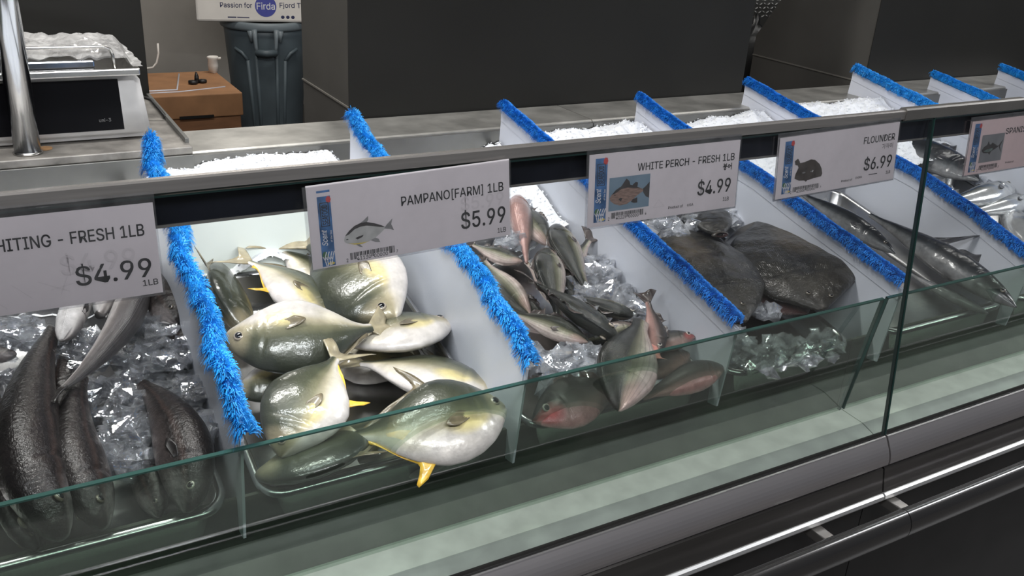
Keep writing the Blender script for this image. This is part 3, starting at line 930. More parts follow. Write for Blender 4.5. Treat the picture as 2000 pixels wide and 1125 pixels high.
pb = MB(); put_text(pb, 'Firda', .325, .070, .036, width=.098, z=.0014)
print_on_front(lg, og, 'logo_lettering', pb, M['ink_white'], (FX0, FY, .693 * CZ))
# scale brand mark
pb = MB(); put_text(pb, 'uni-3', .004, 0, .0060, width=.021, z=0)
fy = .98 + (1.094 - 1.06) / .118 * .027 - .0022
mesh_obj('display_lettering', [(.205 + p[0], fy + p[1] * .2288, 1.094 + p[1]) for p in pb.v], pb.f, M['pf_grey'], dp, False, None, (.10, 1.1, 1.056))

# brown box, cup and tape
t = empty('cardboard_box', (.75, 3.4, 0), 'brown cardboard box with a lid, between the left partition and the trash can', 'box')
og = (.75, 3.4, 0)
MB().box(.46, 1.055, 3.30, 3.80, 0, .52, .004).obj('box_body', M['card'], t, False, og)
lid = MB().box(.45, 1.065, 3.29, 3.81, .50, .605, .005)
lid.obj('lid', M['card_lid'], t, False, og)
st = MB()
st.tube([(.50, 3.36, .6065), (.80, 3.36, .6065), (1.02, 3.42, .6065)], .003, 6)
st.tube([(.60, 3.40, .607), (.80, 3.40, .607), (.88, 3.75, .607)], .004, 6)
st.obj('white_strap', M['white'], t, True, og)
MB().box(.78, .93, 3.2835, 3.2895, .500, .512).obj('lid_notch', M['black'], t, False, og)
t = empty('tape_roll_holder', (.915, 3.53, .6055), 'small black gadget with two round ends lying on the cardboard box', 'gadget')
t.scale = (.62, .62, .62)
og = (.90, 3.52, .605)
MB().lathe([(.0, .0), (.032, .0), (.036, .01), (.034, .024), (.0, .028)], (.87, 3.50, .6055), 20).obj('round_base', M['black'], t, True, og)
MB().lathe([(.0, .0), (.030, .0), (.034, .01), (.032, .022), (.0, .026)], (.945, 3.53, .6055), 20).obj('round_end', M['black'], t, True, og)
MB().tube([(.90, 3.515, .615), (.905, 3.53, .655), (.905, 3.54, .685)], [.018, .016, .006], 10).obj('upright_tip', M['black'], t, True, og)
t = empty('paper_cup', (1.055, 3.76, .6055), 'crumpled white paper cup on the far edge of the cardboard box', 'cup')
t.scale = (.72, .72, .72)
og = (1.03, 3.76, .605)
cupm = MB().lathe([(.0, .0), (.030, .0), (.034, .05), (.030, .09), (.040, .105), (.034, .11), (.025, .09), (.0, .085)], (1.02, 3.76, .6055), 14)
cupm.v = [(a + mnoise.noise(Vector((a * 40, b_ * 40, c_ * 40))) * .008, b_, c_) for a, b_, c_ in cupm.v]
cupm.obj('cup_wall', M['foam'], t, True, og)
MB().tube([(1.04, 3.75, .70), (1.07, 3.74, .705)], .009, 8).obj('folded_flap', M['foam'], t, True, og)
tag(MB().tube([(.815, 3.87, .735), (.812, 3.86, .69), (.80, 3.86, .645), (.78, 3.86, .622), (.70, 3.855, .612)], .005, 8).obj('white_cord', M['foam'], None, True, (.75, 3.86, .7)),
    'bent thin white rope at the back edge of the cardboard box', 'cord')  # thin white cord, bent beside the box

# pieces seen through the gap at right
t = empty('tread_plate', (3.1, 2.3, 1.0), 'diamond patterned steel plate in the gap between the right partitions', 'plate')
og = (3.1, 2.3, 1.0)
MB().box(2.70, 3.70, 2.28, 2.30, .62, 1.45, .002).obj('sheet', M['tread'], t, False, og)
dm = MB()
for j in range(20):
    for i in range(40):
        cx_, cz_ = 2.76 + i * .024, 1.06 + j * .018
        s_ = 1 if (i + j) % 2 else -1
        dm.tube([(cx_ - .008, 2.279, cz_ - .005 * s_), (cx_, 2.2775, cz_), (cx_ + .008, 2.279, cz_ + .005 * s_)], [.0008, .003, .0008], 5)
dm.obj('raised_diamonds', M['lip'], t, True, og)
v = []; f = []
nx, ny = 16, 22
for j in range(ny):
    for i in range(nx):
        th = 2 * math.pi * i / nx; w_ = j / (ny - 1)
        r = .16 * math.sin(math.pi * min(w_ * 1.05, 1)) ** .5 + .015
        r *= 1 + .25 * mnoise.noise(Vector((math.cos(th) * 2, math.sin(th) * 2, w_ * 5)))
        v.append((2.81 + r * math.cos(th), 1.90 + r * .7 * math.sin(th), .42 + .70 * w_ + .02 * mnoise.noise(Vector((th, w_ * 6, 3)))))
for j in range(ny - 1):
    for i in range(nx):
        f.append((j * nx + i, j * nx + (i + 1) % nx, (j + 1) * nx + (i + 1) % nx, (j + 1) * nx + i))
f.append(tuple((ny - 1) * nx + i for i in range(nx))); f.append(tuple(range(nx - 1, -1, -1)))
tag(mesh_obj('rubbish_bag', v, f, M['bag'], None, True, None, (2.81, 1.9, .42)), 'black plastic bag in the dark gap right of the middle partition', 'bag')
tag(MB().box(2.64, 2.98, 1.75, 2.05, 0, .42, .01).obj('dark_bin', M['black'], None, False, (2.62, 1.9, 0)), 'dark bin under the black bag, behind the middle partition', 'bin')

# ---------------------------------------------------------------- price tags
TW, TH = 260.0, 97.0   # millimetres


def price_tag(TL, TR, BL, label, build, paper='paper', sleeve_up=9.0, margin=4.0):
    TL, TR, BL = Vector(TL), Vector(TR), Vector(BL)
    ex = (TR - TL); W = ex.length; ex.normalize()
    ey = (TL - BL); H = ey.length; ey = (ey - ex * ey.dot(ex)).normalized()
    ez = ex.cross(ey)
    t = empty('price_tag', TL, label, 'price tag', 'printed price tags hanging from the rail')
    R3 = Matrix((ex, ey, ez)).transposed()
    t.matrix_world = Matrix.Translation(TL) @ R3.to_4x4()
    k = .001
    sx, sy = W / (TW * k), H / (TH * k)
    def fin(mb): mb.v = [(p[0] * k * sx, p[1] * k * sy, p[2] * k) for p in mb.v]; return mb
    fin(MB().box(0, TW, -TH, 0, -.4, 0)).obj('card', M[paper], t)
    s = MB(); s.add([(-margin, -TH - margin * .6, .9), (TW + margin * .5, -TH - margin * .6, .9), (TW + margin * .5, sleeve_up, .9), (-margin, sleeve_up, .9)], [(0, 1, 2, 3)])
    s.add([(-margin, -TH - margin * .6, -1.0), (TW + margin * .5, -TH - margin * .6, -1.0), (TW + margin * .5, sleeve_up, -1.0), (-margin, sleeve_up, -1.0)], [(3, 2, 1, 0)])
    s.add([(-margin, -TH - margin * .6, -1.0), (-margin, -TH - margin * .6, .9), (TW + margin * .5, -TH - margin * .6, .9), (TW + margin * .5, -TH - margin * .6, -1.0)], [(0, 1, 2, 3)])
    fin(s).obj('clear_sleeve', M['sleeve'], t)
    def part(name, mb, mats, par=None): return fin(mb).obj(name, [M[m] for m in mats] if isinstance(mats, (list, tuple)) else M[mats], par or t)
    build(part)
    return t


U = lambda u: u * TW
Vv = lambda v: -v * TH


def banner(part, u0, u1, v0, v1):
    b = MB(); flat_quad(b, U(u0), U(u1), Vv(v1), Vv(v0), .12); o = part('sea_banner', b, 'strip')
    w = U(u1 - u0); cx_ = U((u0 + u1) / 2); h = TH * (v1 - v0)
    def up(mb, s, dx, v, cap, width, mi=0, shear=0):
        px, py = cx_ + dx, Vv(v)
        put_text(mb, s, px, py, cap, width, z=.25, mi=mi, shear=shear, rot=(px, py, math.pi / 2))
    k = MB()
    up(k, 'SEAFOOD', w * .20, v0 + (v1 - v0) * .40, w * .42, h * .28, 0)
    y0, y1 = Vv(v0 + (v1 - v0) * .42), Vv(v0 + (v1 - v0) * .09)
    stroke(k, [(cx_ - w * .32, y0), (cx_ - w * .32, y1), (cx_ + w * .30, y1), (cx_ + w * .30, y0), (cx_ - w * .32, y0)], .8, .25)
    part('banner_lettering', k, 'ink', o)
    k = MB()
    up(k, 'Scent', w * .02, v0 + (v1 - v0) * .70, w * .42, h * .23, 0, .35)
    up(k, 'of the Sea', w * .40, v0 + (v1 - v0) * .66, w * .14, h * .17, 0, .2)
    for j, (a, c) in enumerate(((-.30, .0), (-.1, .22), (.12, .30), (.3, .44))):
        yb = Vv(v1 - .01); 
        stroke(k, [(cx_ + w * a * .6, yb), (cx_ + w * (a * .9), yb + h * .07), (cx_ + w * (a + .05), yb + h * .13), (cx_ + w * (a + .16), yb + h * .19)], w * .075, .26)
        stroke(k, [(cx_ + w * a * .9, yb + h * .07), (cx_ + w * (a - .12), yb + h * .13)], w * .05, .26)
    part('coral_print', k, 'ink_white', o)
    k = MB(); blob(k, cx_ + w * .34, Vv(v0 + (v1 - v0) * .05), w * .2, w * .26, .24, n=7); part('red_fish_mark', k, 'red', o)
    k = MB(); blob(k, cx_ - w * .25, Vv(v0 + (v1 - v0) * .83), w * .2, h * .05, .24, 0, 9); blob(k, cx_ + w * .2, Vv(v1 - .03), w * .25, h * .022, .24, 1, 9)
    part('weed_print', k, ['print_green', 'print_yellow'], o)


def barcode(part, u0, u1, v0, v1, digits):
    k = MB(); rnd = random.Random(digits)
    x = U(u0); xe = U(u1); n = 0
    while x < xe:
        w = rnd.choice((.5, .5, .9, 1.3))
        long = (x - U(u0) < 7) or (xe - x < 7) or abs(x - U((u0 + u1) / 2)) < 1.5
        flat_quad(k, x, x + w, Vv(v1) - (3.2 if long else 0), Vv(v0), .12)
        x += w + rnd.choice((.45, .6, 1.0))
    h = 4.3
    put_text(k, digits[0], U(u0) - 5, Vv(v1) - 5.2, h, 2.2, z=.12)
    put_text(k, digits[1:6], U(u0) + 8, Vv(v1) - 5.0, h, U((u1 - u0) / 2) - 10, z=.12)
    put_text(k, digits[6:11], U((u0 + u1) / 2) + 2, Vv(v1) - 5.0, h, U((u1 - u0) / 2) - 10, z=.12)
    put_text(k, digits[11], U(u1) + 3, Vv(v1) - 4.0, h * .8, 2.2, z=.12)
    part('barcode', k, 'ink')


def picture(part, shapes, mats, name='fish_picture'):
    k = MB()
    for z, mi, pts in shapes:
        k.add([(U(u), Vv(v), z) for u, v in pts], [tuple(range(len(pts)))], mi)
    return part(name, k, mats)


def hangul(mb, x, y, s, glyphs, w):
    """simple brush strokes of each syllable block, drawn in a unit square"""
    for g in glyphs:
        for st_ in HANG[g]:
            stroke(mb, [(x + px * s, y + py * s) for px, py in st_], w, .12)
        x += s * 1.08


def ring(cx_, cy_, r, n=10): return [(cx_ + r * math.cos(2 * math.pi * k / n), cy_ + r * math.sin(2 * math.pi * k / n)) for k in range(n + 1)]
HANG = {
    'bung': [[(.25, 1), (.25, .66), (.75, .66), (.75, 1)], [(.25, .84), (.75, .84)], [(.05, .52), (.95, .52)], [(.5, .52), (.5, .38)], ring(.5, .18, .17)],
    'eo': [ring(.28, .55, .22), [(.82, 1), (.82, .0)], [(.56, .55), (.82, .55)]],
    'ga': [[(.08, .85), (.5, .85), (.45, .5), (.15, .2)], [(.74, 1), (.74, .0)], [(.74, .52), (.95, .52)]],
    'ja': [[(.06, .85), (.55, .85)], [(.3, .85), (.28, .55), (.05, .2)], [(.3, .55), (.55, .22)], [(.74, 1), (.74, .0)], [(.74, .52), (.95, .52)]],
    'mi': [[(.1, .82), (.5, .82), (.5, .25), (.1, .25), (.1, .82)], [(.8, 1), (.8, .0)]],
}


def tag_whiting(part):
    k = MB(); put_text(k, 'WHITING - FRESH 1LB', U(.955), Vv(.345), 12.2, 148, True, .12); part('product_lettering', k, 'ink'); k = MB()
    put_text(k, '$4.99', U(.965), Vv(.80), 19.5, 72, True, .12); part('price_lettering', k, 'ink'); k = MB()
    put_text(k, '1LB', U(.985), Vv(.90), 6.2, 15, True, .12)
    part('unit_lettering', k, 'ink')
    k = MB(); put_text(k, '$4.99', U(.91), Vv(.665), 19.5, 70, True, .08)
    for q in ([(.36, .72), (.44, .93)], [(.47, .70), (.53, .86)], [(.56, .70), (.66, .84)], [(.66, .68), (.63, .86)], [(.60, .80), (.68, .76)]):
        stroke(k, [(U(a), Vv(b)) for a, b in q], .8, .08)
    part('ghost_lettering', k, 'ink_grey')


def tag_pompano(part):
    k = MB(); flat_quad(k, U(.004), U(.996), Vv(.995), Vv(.105), .06); part('front_card', k, 'paper')
    banner(part, .045, .105, .145, .985)
    k = MB(); flat_quad(k, U(.045), U(.105), Vv(.100), Vv(.075), .05); part('banner_behind', k, 'strip')
    k = MB(); put_text(k, 'PAMPANO[FARM]', U(.435), Vv(.40), 11.0, 109, False, .12)
    put_text(k, '1LB', U(.965), Vv(.40), 11.0, 22, True, .12); part('product_lettering', k, 'ink'); k = MB()
    put_text(k, '$5.99', U(.972), Vv(.815), 20, 62, True, .12); part('price_lettering', k, 'ink'); k = MB()
    put_text(k, '1LB', U(.975), Vv(.945), 6, 12, True, .12)
    part('unit_lettering', k, 'ink')
    k = MB(); put_text(k, '$5.99', U(.965), Vv(.58), 16, 60, True, .08); part('ghost_lettering', k, 'ink_grey')
    barcode(part, .175, .385, .872, .925, '241130000007')
    body = [(.152, .705), (.158, .655), (.178, .60), (.205, .55), (.235, .525), (.262, .525), (.295, .55), (.33, .59), (.352, .625), (.345, .65), (.325, .69), (.30, .735), (.27, .765), (.235, .785), (.20, .78), (.17, .755), (.155, .73)]
    picture(part, [(.12, 1, body),
                   (.14, 2, [(.158, .655), (.178, .60), (.205, .55), (.235, .525), (.262, .525), (.295, .55), (.33, .59), (.352, .625), (.33, .615), (.295, .59), (.262, .57), (.235, .57), (.205, .59), (.175, .645)]),
                   (.13, 0, [(.23, .53), (.25, .50), (.272, .455), (.272, .50), (.262, .535)]),
                   (.13, 0, [(.345, .64), (.356, .60), (.388, .53), (.380, .60), (.392, .68), (.375, .66)]),
                   (.13, 0, [(.275, .755), (.30, .735), (.315, .755), (.322, .80), (.30, .79)]),
                   (.13, 0, [(.205, .775), (.225, .785), (.237, .825), (.22, .81)]),
                   (.15, 2, [(.205, .70), (.222, .685), (.245, .675), (.238, .70), (.215, .72)]),
                   (.145, 3, [(.17, .752), (.20, .778), (.235, .783), (.27, .764), (.235, .768), (.20, .762)]),
                   (.15, 2, ring(.167, .70, .006, 8)[:-1])], ['pf_grey', 'pf_light', 'pf_dark', 'print_yellow'])


def tag_perch(part):
    banner(part, .038, .112, .06, .94)
    k = MB(); put_text(k, 'WHITE PERCH - FRESH 1LB', U(.965), Vv(.29), 10.0, 172, True, .12)
    hangul(k, U(.887), Vv(.42), 8.5, ('bung', 'eo'), 1.3); part('product_lettering', k, 'ink'); k = MB()
    put_text(k, '$4.99', U(.952), Vv(.755), 19.5, 61, True, .12); part('price_lettering', k, 'ink'); k = MB()
    put_text(k, '1LB', U(.948), Vv(.89), 5.5, 11, True, .12)
    put_text(k, 'Product of', U(.522), Vv(.895), 3.6, 26, False, .12); put_text(k, 'USA', U(.652), Vv(.895), 3.6, 11, False, .12)
    part('unit_lettering', k, 'ink')
    k = MB()
    for q in ([(.42, .84), (.455, .74), (.49, .84), (.42, .84)], [(.53, .73), (.56, .82)], [(.59, .74), (.61, .80)]):
        stroke(k, [(U(a), Vv(b)) for a, b in q], .8, .08)
    part('ghost_lettering', k, 'ink_grey')
    barcode(part, .148, .355, .835, .885, '241225000004')
    k = MB(); flat_quad(k, U(.128), U(.388), Vv(.81), Vv(.345), .10); bg = part('photo_print', k, 'print_bg')
    body = [(.132, .63), (.145, .58), (.17, .52), (.205, .475), (.25, .46), (.29, .49), (.325, .53), (.35, .555), (.345, .585), (.31, .63), (.285, .68), (.245, .735), (.20, .745), (.165, .715), (.14, .67)]
    picture(part, [(.12, 0, body), (.13, 1, [(.205, .475), (.215, .44), (.235, .375), (.255, .42), (.26, .465), (.24, .48)]),
                   (.13, 1, [(.275, .475), (.295, .44), (.31, .45), (.308, .51), (.29, .50)]),
                   (.13, 1, [(.345, .545), (.36, .52), (.386, .46), (.388, .69), (.365, .66), (.347, .60)]),
                   (.13, 1, [(.28, .68), (.31, .66), (.312, .735), (.29, .735), (.27, .715)]),
                   (.14, 1, [(.145, .58), (.17, .52), (.205, .475), (.25, .46), (.29, .49), (.33, .54), (.29, .525), (.245, .505), (.205, .515), (.165, .57)]),
                   (.15, 1, [(.19, .655), (.20, .635), (.215, .645), (.205, .69)]), (.15, 1, ring(.165, .59, .006, 8)[:-1])], ['pf_pink', 'pf_dark'])


def tag_flounder(part):
    banner(part, .045, .115, .07, .93)
    k = MB(); put_text(k, 'FLOUNDER', U(.968), Vv(.30), 11.0, 71, True, .12)
    hangul(k, U(.862), Vv(.43), 8.5, ('ga', 'ja', 'mi'), .7); part('product_lettering', k, 'ink'); k = MB()
    put_text(k, '$6.99', U(.965), Vv(.765), 20, 64, True, .12); part('price_lettering', k, 'ink'); k = MB()
    put_text(k, '1LB', U(.965), Vv(.885), 5.0, 10, True, .12)
    put_text(k, 'Product of', U(.535), Vv(.90), 3.4, 24, False, .12); put_text(k, 'CHINA', U(.655), Vv(.885), 3.4, 15, False, .12)
    stroke(k, [(U(.775), Vv(.85)), (U(.845), Vv(.85))], 1.2, .12)
    part('unit_lettering', k, 'ink')
    barcode(part, .135, .345, .845, .895, '241000000007')
    picture(part, [(.12, 0, [(.13, .41), (.155, .375), (.168, .42), (.175, .455), (.21, .45), (.26, .42), (.295, .44), (.335, .52), (.355, .60), (.365, .69), (.358, .735), (.30, .745), (.245, .765), (.235, .785), (.222, .76), (.175, .745), (.14, .70), (.145, .63), (.165, .53), (.158, .49), (.138, .475)]),
                   (.13, 1, ring(.212, .625, .013, 10)[:-1]), (.13, 1, ring(.275, .625, .012, 10)[:-1]), (.14, 2, [(.28, .60), (.29, .61), (.285, .64), (.277, .63)])], ['pf_brown', 'pf_grey', 'pf_light'])


def tag_spanish(part):
    banner(part, .035, .105, .05, .95)
    k = MB(); put_text(k, 'SPANISH MACKEREL', U(.375), Vv(.31), 10.5, 158, False, .12); part('product_lettering', k, 'ink'); k = MB()
    put_text(k, 'Product of', U(.43), Vv(.885), 3.2, 24, False, .12)
    part('unit_lettering', k, 'ink')
    barcode(part, .145, .34, .85, .90, '241020000003')
    k = MB(); flat_quad(k, U(.13), U(.37), Vv(.80), Vv(.28), .10); part('photo_print', k, 'print_bg2')
    picture(part, [(.12, 0, [(.145, .56), (.165, .50), (.20, .465), (.25, .475), (.30, .505), (.325, .52), (.30, .555), (.26, .595), (.215, .63), (.17, .62), (.15, .59)]),
                   (.13, 0, [(.32, .515), (.335, .47), (.362, .40), (.345, .50), (.338, .53), (.352, .60), (.355, .655), (.335, .57)]),
                   (.13, 0, [(.195, .47), (.205, .40), (.222, .47)]), (.13, 0, [(.235, .47), (.25, .44), (.30, .50)]), (.13, 0, [(.215, .62), (.235, .67), (.25, .60)]),
                   (.135, 1, [(.165, .59), (.20, .555), (.26, .545), (.26, .585), (.215, .615)])], ['pf_dark', 'pf_teal'])


price_tag((-.1173, -.0184, 1.2424), (.1397, -.0183, 1.2424), (-.1150, -.0278, 1.1468), 'white price tag reading whiting fresh, four ninety nine, at the left edge', tag_whiting, sleeve_up=11)
price_tag((.298, -.0182, 1.2426), (.5537, -.0174, 1.2507), (.303, -.0278, 1.1467), 'white price tag reading pampano farm, five ninety nine, tilted upward to the right', tag_pompano, sleeve_up=-1)
price_tag((.6731, -.0178, 1.2450), (.9313, -.0178, 1.2450), (.680, -.0276, 1.1489), 'white price tag reading white perch fresh, four ninety nine, with a framed fish photo', tag_perch, sleeve_up=8)
price_tag((1.0086, -.0184, 1.2413), (1.2683, -.0177, 1.2476), (1.0122, -.0275, 1.1498), 'white price tag reading flounder, six ninety nine, with a dark flatfish picture', tag_flounder, sleeve_up=7)
price_tag((1.4546, -.019, 1.2352), (1.7146, -.0188, 1.2374), (1.4682, -.0281, 1.1441), 'pinkish price tag beginning with SPAN, cut off by the right edge of the photo', tag_spanish, 'paper_pink', sleeve_up=8)

# ---------------------------------------------------------------- fish
# outline tables: (s along the body, upper height, lower height, half width), all as shares of body length
PROF = {
 'pompano': [(0, .016, .016, .014), (.02, .055, .045, .038), (.06, .100, .072, .058), (.12, .148, .118, .076), (.2, .198, .168, .092), (.3, .235, .212, .104), (.4, .250, .236, .108), (.5, .244, .240, .104), (.62, .205, .205, .088), (.75, .136, .136, .062), (.86, .066, .064, .036), (.94, .036, .034, .020), (1, .032, .030, .014)],
 'perch': [(0, .012, .012, .012), (.03, .044, .038, .038), (.09, .086, .074, .064), (.17, .128, .108, .086), (.27, .162, .142, .102), (.38, .176, .156, .108), (.5, .166, .148, .100), (.64, .126, .118, .076), (.77, .084, .078, .048), (.88, .052, .048, .026), (1, .046, .044, .014)],
 'whiting': [(0, 0.0168, 0.0144, 0.0192), (0.03, 0.0480, 0.0384, 0.0432), (0.09, 0.0744, 0.0672, 0.0672), (0.18, 0.0960, 0.0936, 0.0840), (0.3, 0.1056, 0.1080, 0.0912), (0.42, 0.1008, 0.1032, 0.0864), (0.56, 0.0840, 0.0840, 0.0720), (0.7, 0.0648, 0.0624, 0.0528), (0.84, 0.0432, 0.0408, 0.0336), (0.94, 0.0288, 0.0276, 0.0216), (1, 0.0264, 0.0240, 0.0144)],
 'mackerel': [(0, .006, .006, .006), (.05, .034, .030, .026), (.12, .058, .054, .044), (.22, .080, .078, .058), (.36, .094, .092, .066), (.5, .090, .088, .062), (.65, .068, .066, .048), (.8, .040, .038, .028), (.92, .020, .019, .016), (1, .014, .013, .014)],
 'bonito': [(0, .006, .008, .006), (.04, .034, .034, .024), (.12, .068, .072, .048), (.22, .094, .100, .064), (.36, .108, .110, .070), (.5, .102, .104, .066), (.65, .076, .076, .050), (.8, .044, .042, .030), (.92, .020, .019, .018), (1, .014, .013, .014)],
 'flounder': [(0, .020, .022, .010), (.03, .060, .050, .022), (.08, .120, .100, .034), (.16, .190, .170, .046), (.28, .258, .240, .056), (.42, .285, .270, .058), (.55, .270, .258, .050), (.7, .195, .190, .036), (.83, .100, .100, .024), (.93, .052, .052, .016), (1, .046, .046, .010)],
}
TRAY_N = np.array((0, -.2102, .9777))
RF = np.random.default_rng(3)


def unit(a): return a / (np.linalg.norm(a) + 1e-12)


class Spine:
    """curved backbone through head, middle and tail points with a body frame along it"""
    def __init__(s, pts, sgn, roll):
        s.p = [np.array(p) for p in pts]; s.sgn = sgn; s.roll = math.radians(roll)
        ts = np.linspace(0, 1, 121); c = np.array([s.raw(t) for t in ts])
        d = np.linalg.norm(np.diff(c, axis=0), axis=1); s.cum = np.concatenate([[0], np.cumsum(d)]); s.L = s.cum[-1]; s.ts = ts

    def raw(s, t):
        a, b, c = s.p
        return a * (2 * (t - .5) * (t - 1)) + b * (-4 * t * (t - 1)) + c * (2 * t * (t - .5))

    def at(s, q):
        if q > 1 or q < 0:
            qq = min(max(q, 0), 1); P0, t, d, n = s.at(qq)
            return P0 + t * (q - qq) * s.L, t, d, n
        t = np.interp(q * s.L, s.cum, s.ts)
        P0 = s.raw(t); e = 1e-3
        tg = unit(s.raw(min(t + e, 1)) - s.raw(max(t - e, 0)))
        n = unit(TRAY_N - tg * (TRAY_N @ tg)); d = np.cross(n, -tg) * s.sgn
        c, sn = math.cos(s.roll), math.sin(s.roll)
        return P0, tg, d * c + n * sn, n * c - d * sn


def profile(kind):
    a = np.array(PROF[kind])
    def f(q): return np.interp(q, a[:, 0], a[:, 1]), np.interp(q, a[:, 0], a[:, 2]), np.interp(q, a[:, 0], a[:, 3])
    # smooth the table a little
    qs = np.linspace(0, 1, 201); T = np.array([f(q) for q in qs])
    k = np.hanning(15); k /= k.sum()
    pad = np.pad(T, ((7, 7), (0, 0)), mode='edge'); Sm = np.stack([np.convolve(pad[:, i], k, 'valid') for i in range(3)], 1)
    w = np.clip(qs / .05, 0, 1)[:, None]; T = T * (1 - w) + Sm * w
    return lambda q: tuple(np.interp(q, qs, T[:, i]) for i in range(3))


PF = {k: profile(k) for k in PROF}


def fin_mesh(base, tip, nrm, th=.0007, rays=True, cuts=5, curl=0.0):
    """closed thin fin spanned between base and tip lines (arrays of points)"""
    n = len(base); v = []; f = []
    for side in (1, -1):
        for j in range(cuts):
            w = j / (cuts - 1)
            for i in range(n):
                p = base[i] * (1 - w) + tip[i] * w
                r = (th * (1 - .75 * w) * (1.3 if (rays and i % 2) else .8))
                cl = curl * math.sin(w * 2.6 + i * .35) * w
                v.append(p + nrm[i] * (side * r + cl))
    m = n * cuts
    for s_ in (0, 1):
        for j in range(cuts - 1):
            for i in range(n - 1):
                a = s_ * m + j * n + i
                q = (a, a + 1, a + n + 1, a + n)
                f.append(q if s_ == 0 else q[::-1])
    for i in range(n - 1):
        a = (cuts - 1) * n + i; f.append((a, a + 1, m + a + 1, m + a)); f.append((i + 1, i, m + i, m + i + 1))
    for j in range(cuts - 1):
        a = j * n; f.append((a, a + n, m + a + n, m + a)); a = j * n + n - 1; f.append((a + n, a, m + a, m + a + n))
    return v, f


FIN = {'pompano': ('pompano_fin', 'pompano_fin_pale', 'pompano_fin_yellow'), 'perch': ('perch_fin', 'perch_fin', 'perch_fin_pink'), 'whiting': ('whiting_fin',) * 3,
       'mackerel': ('mackerel_fin',) * 3, 'bonito': ('mackerel_fin',) * 3, 'flounder': ('flounder_fin',) * 3}
NAMES = {'pompano': 'pompano_fish', 'perch': 'white_perch', 'whiting': 'whiting_fish', 'mackerel': 'mackerel_fish', 'bonito': 'bonito_fish', 'flounder': 'flounder_fish'}
GROUPS = {'pompano': 'pale pompano piled in one pan', 'perch': 'small white perch piled in one pan', 'whiting': 'dark whiting heaped in the left pan', 'mackerel': 'long dark mackerel', 'bonito': 'shiny bonito in the far pan', 'flounder': 'flat dark flounders'}


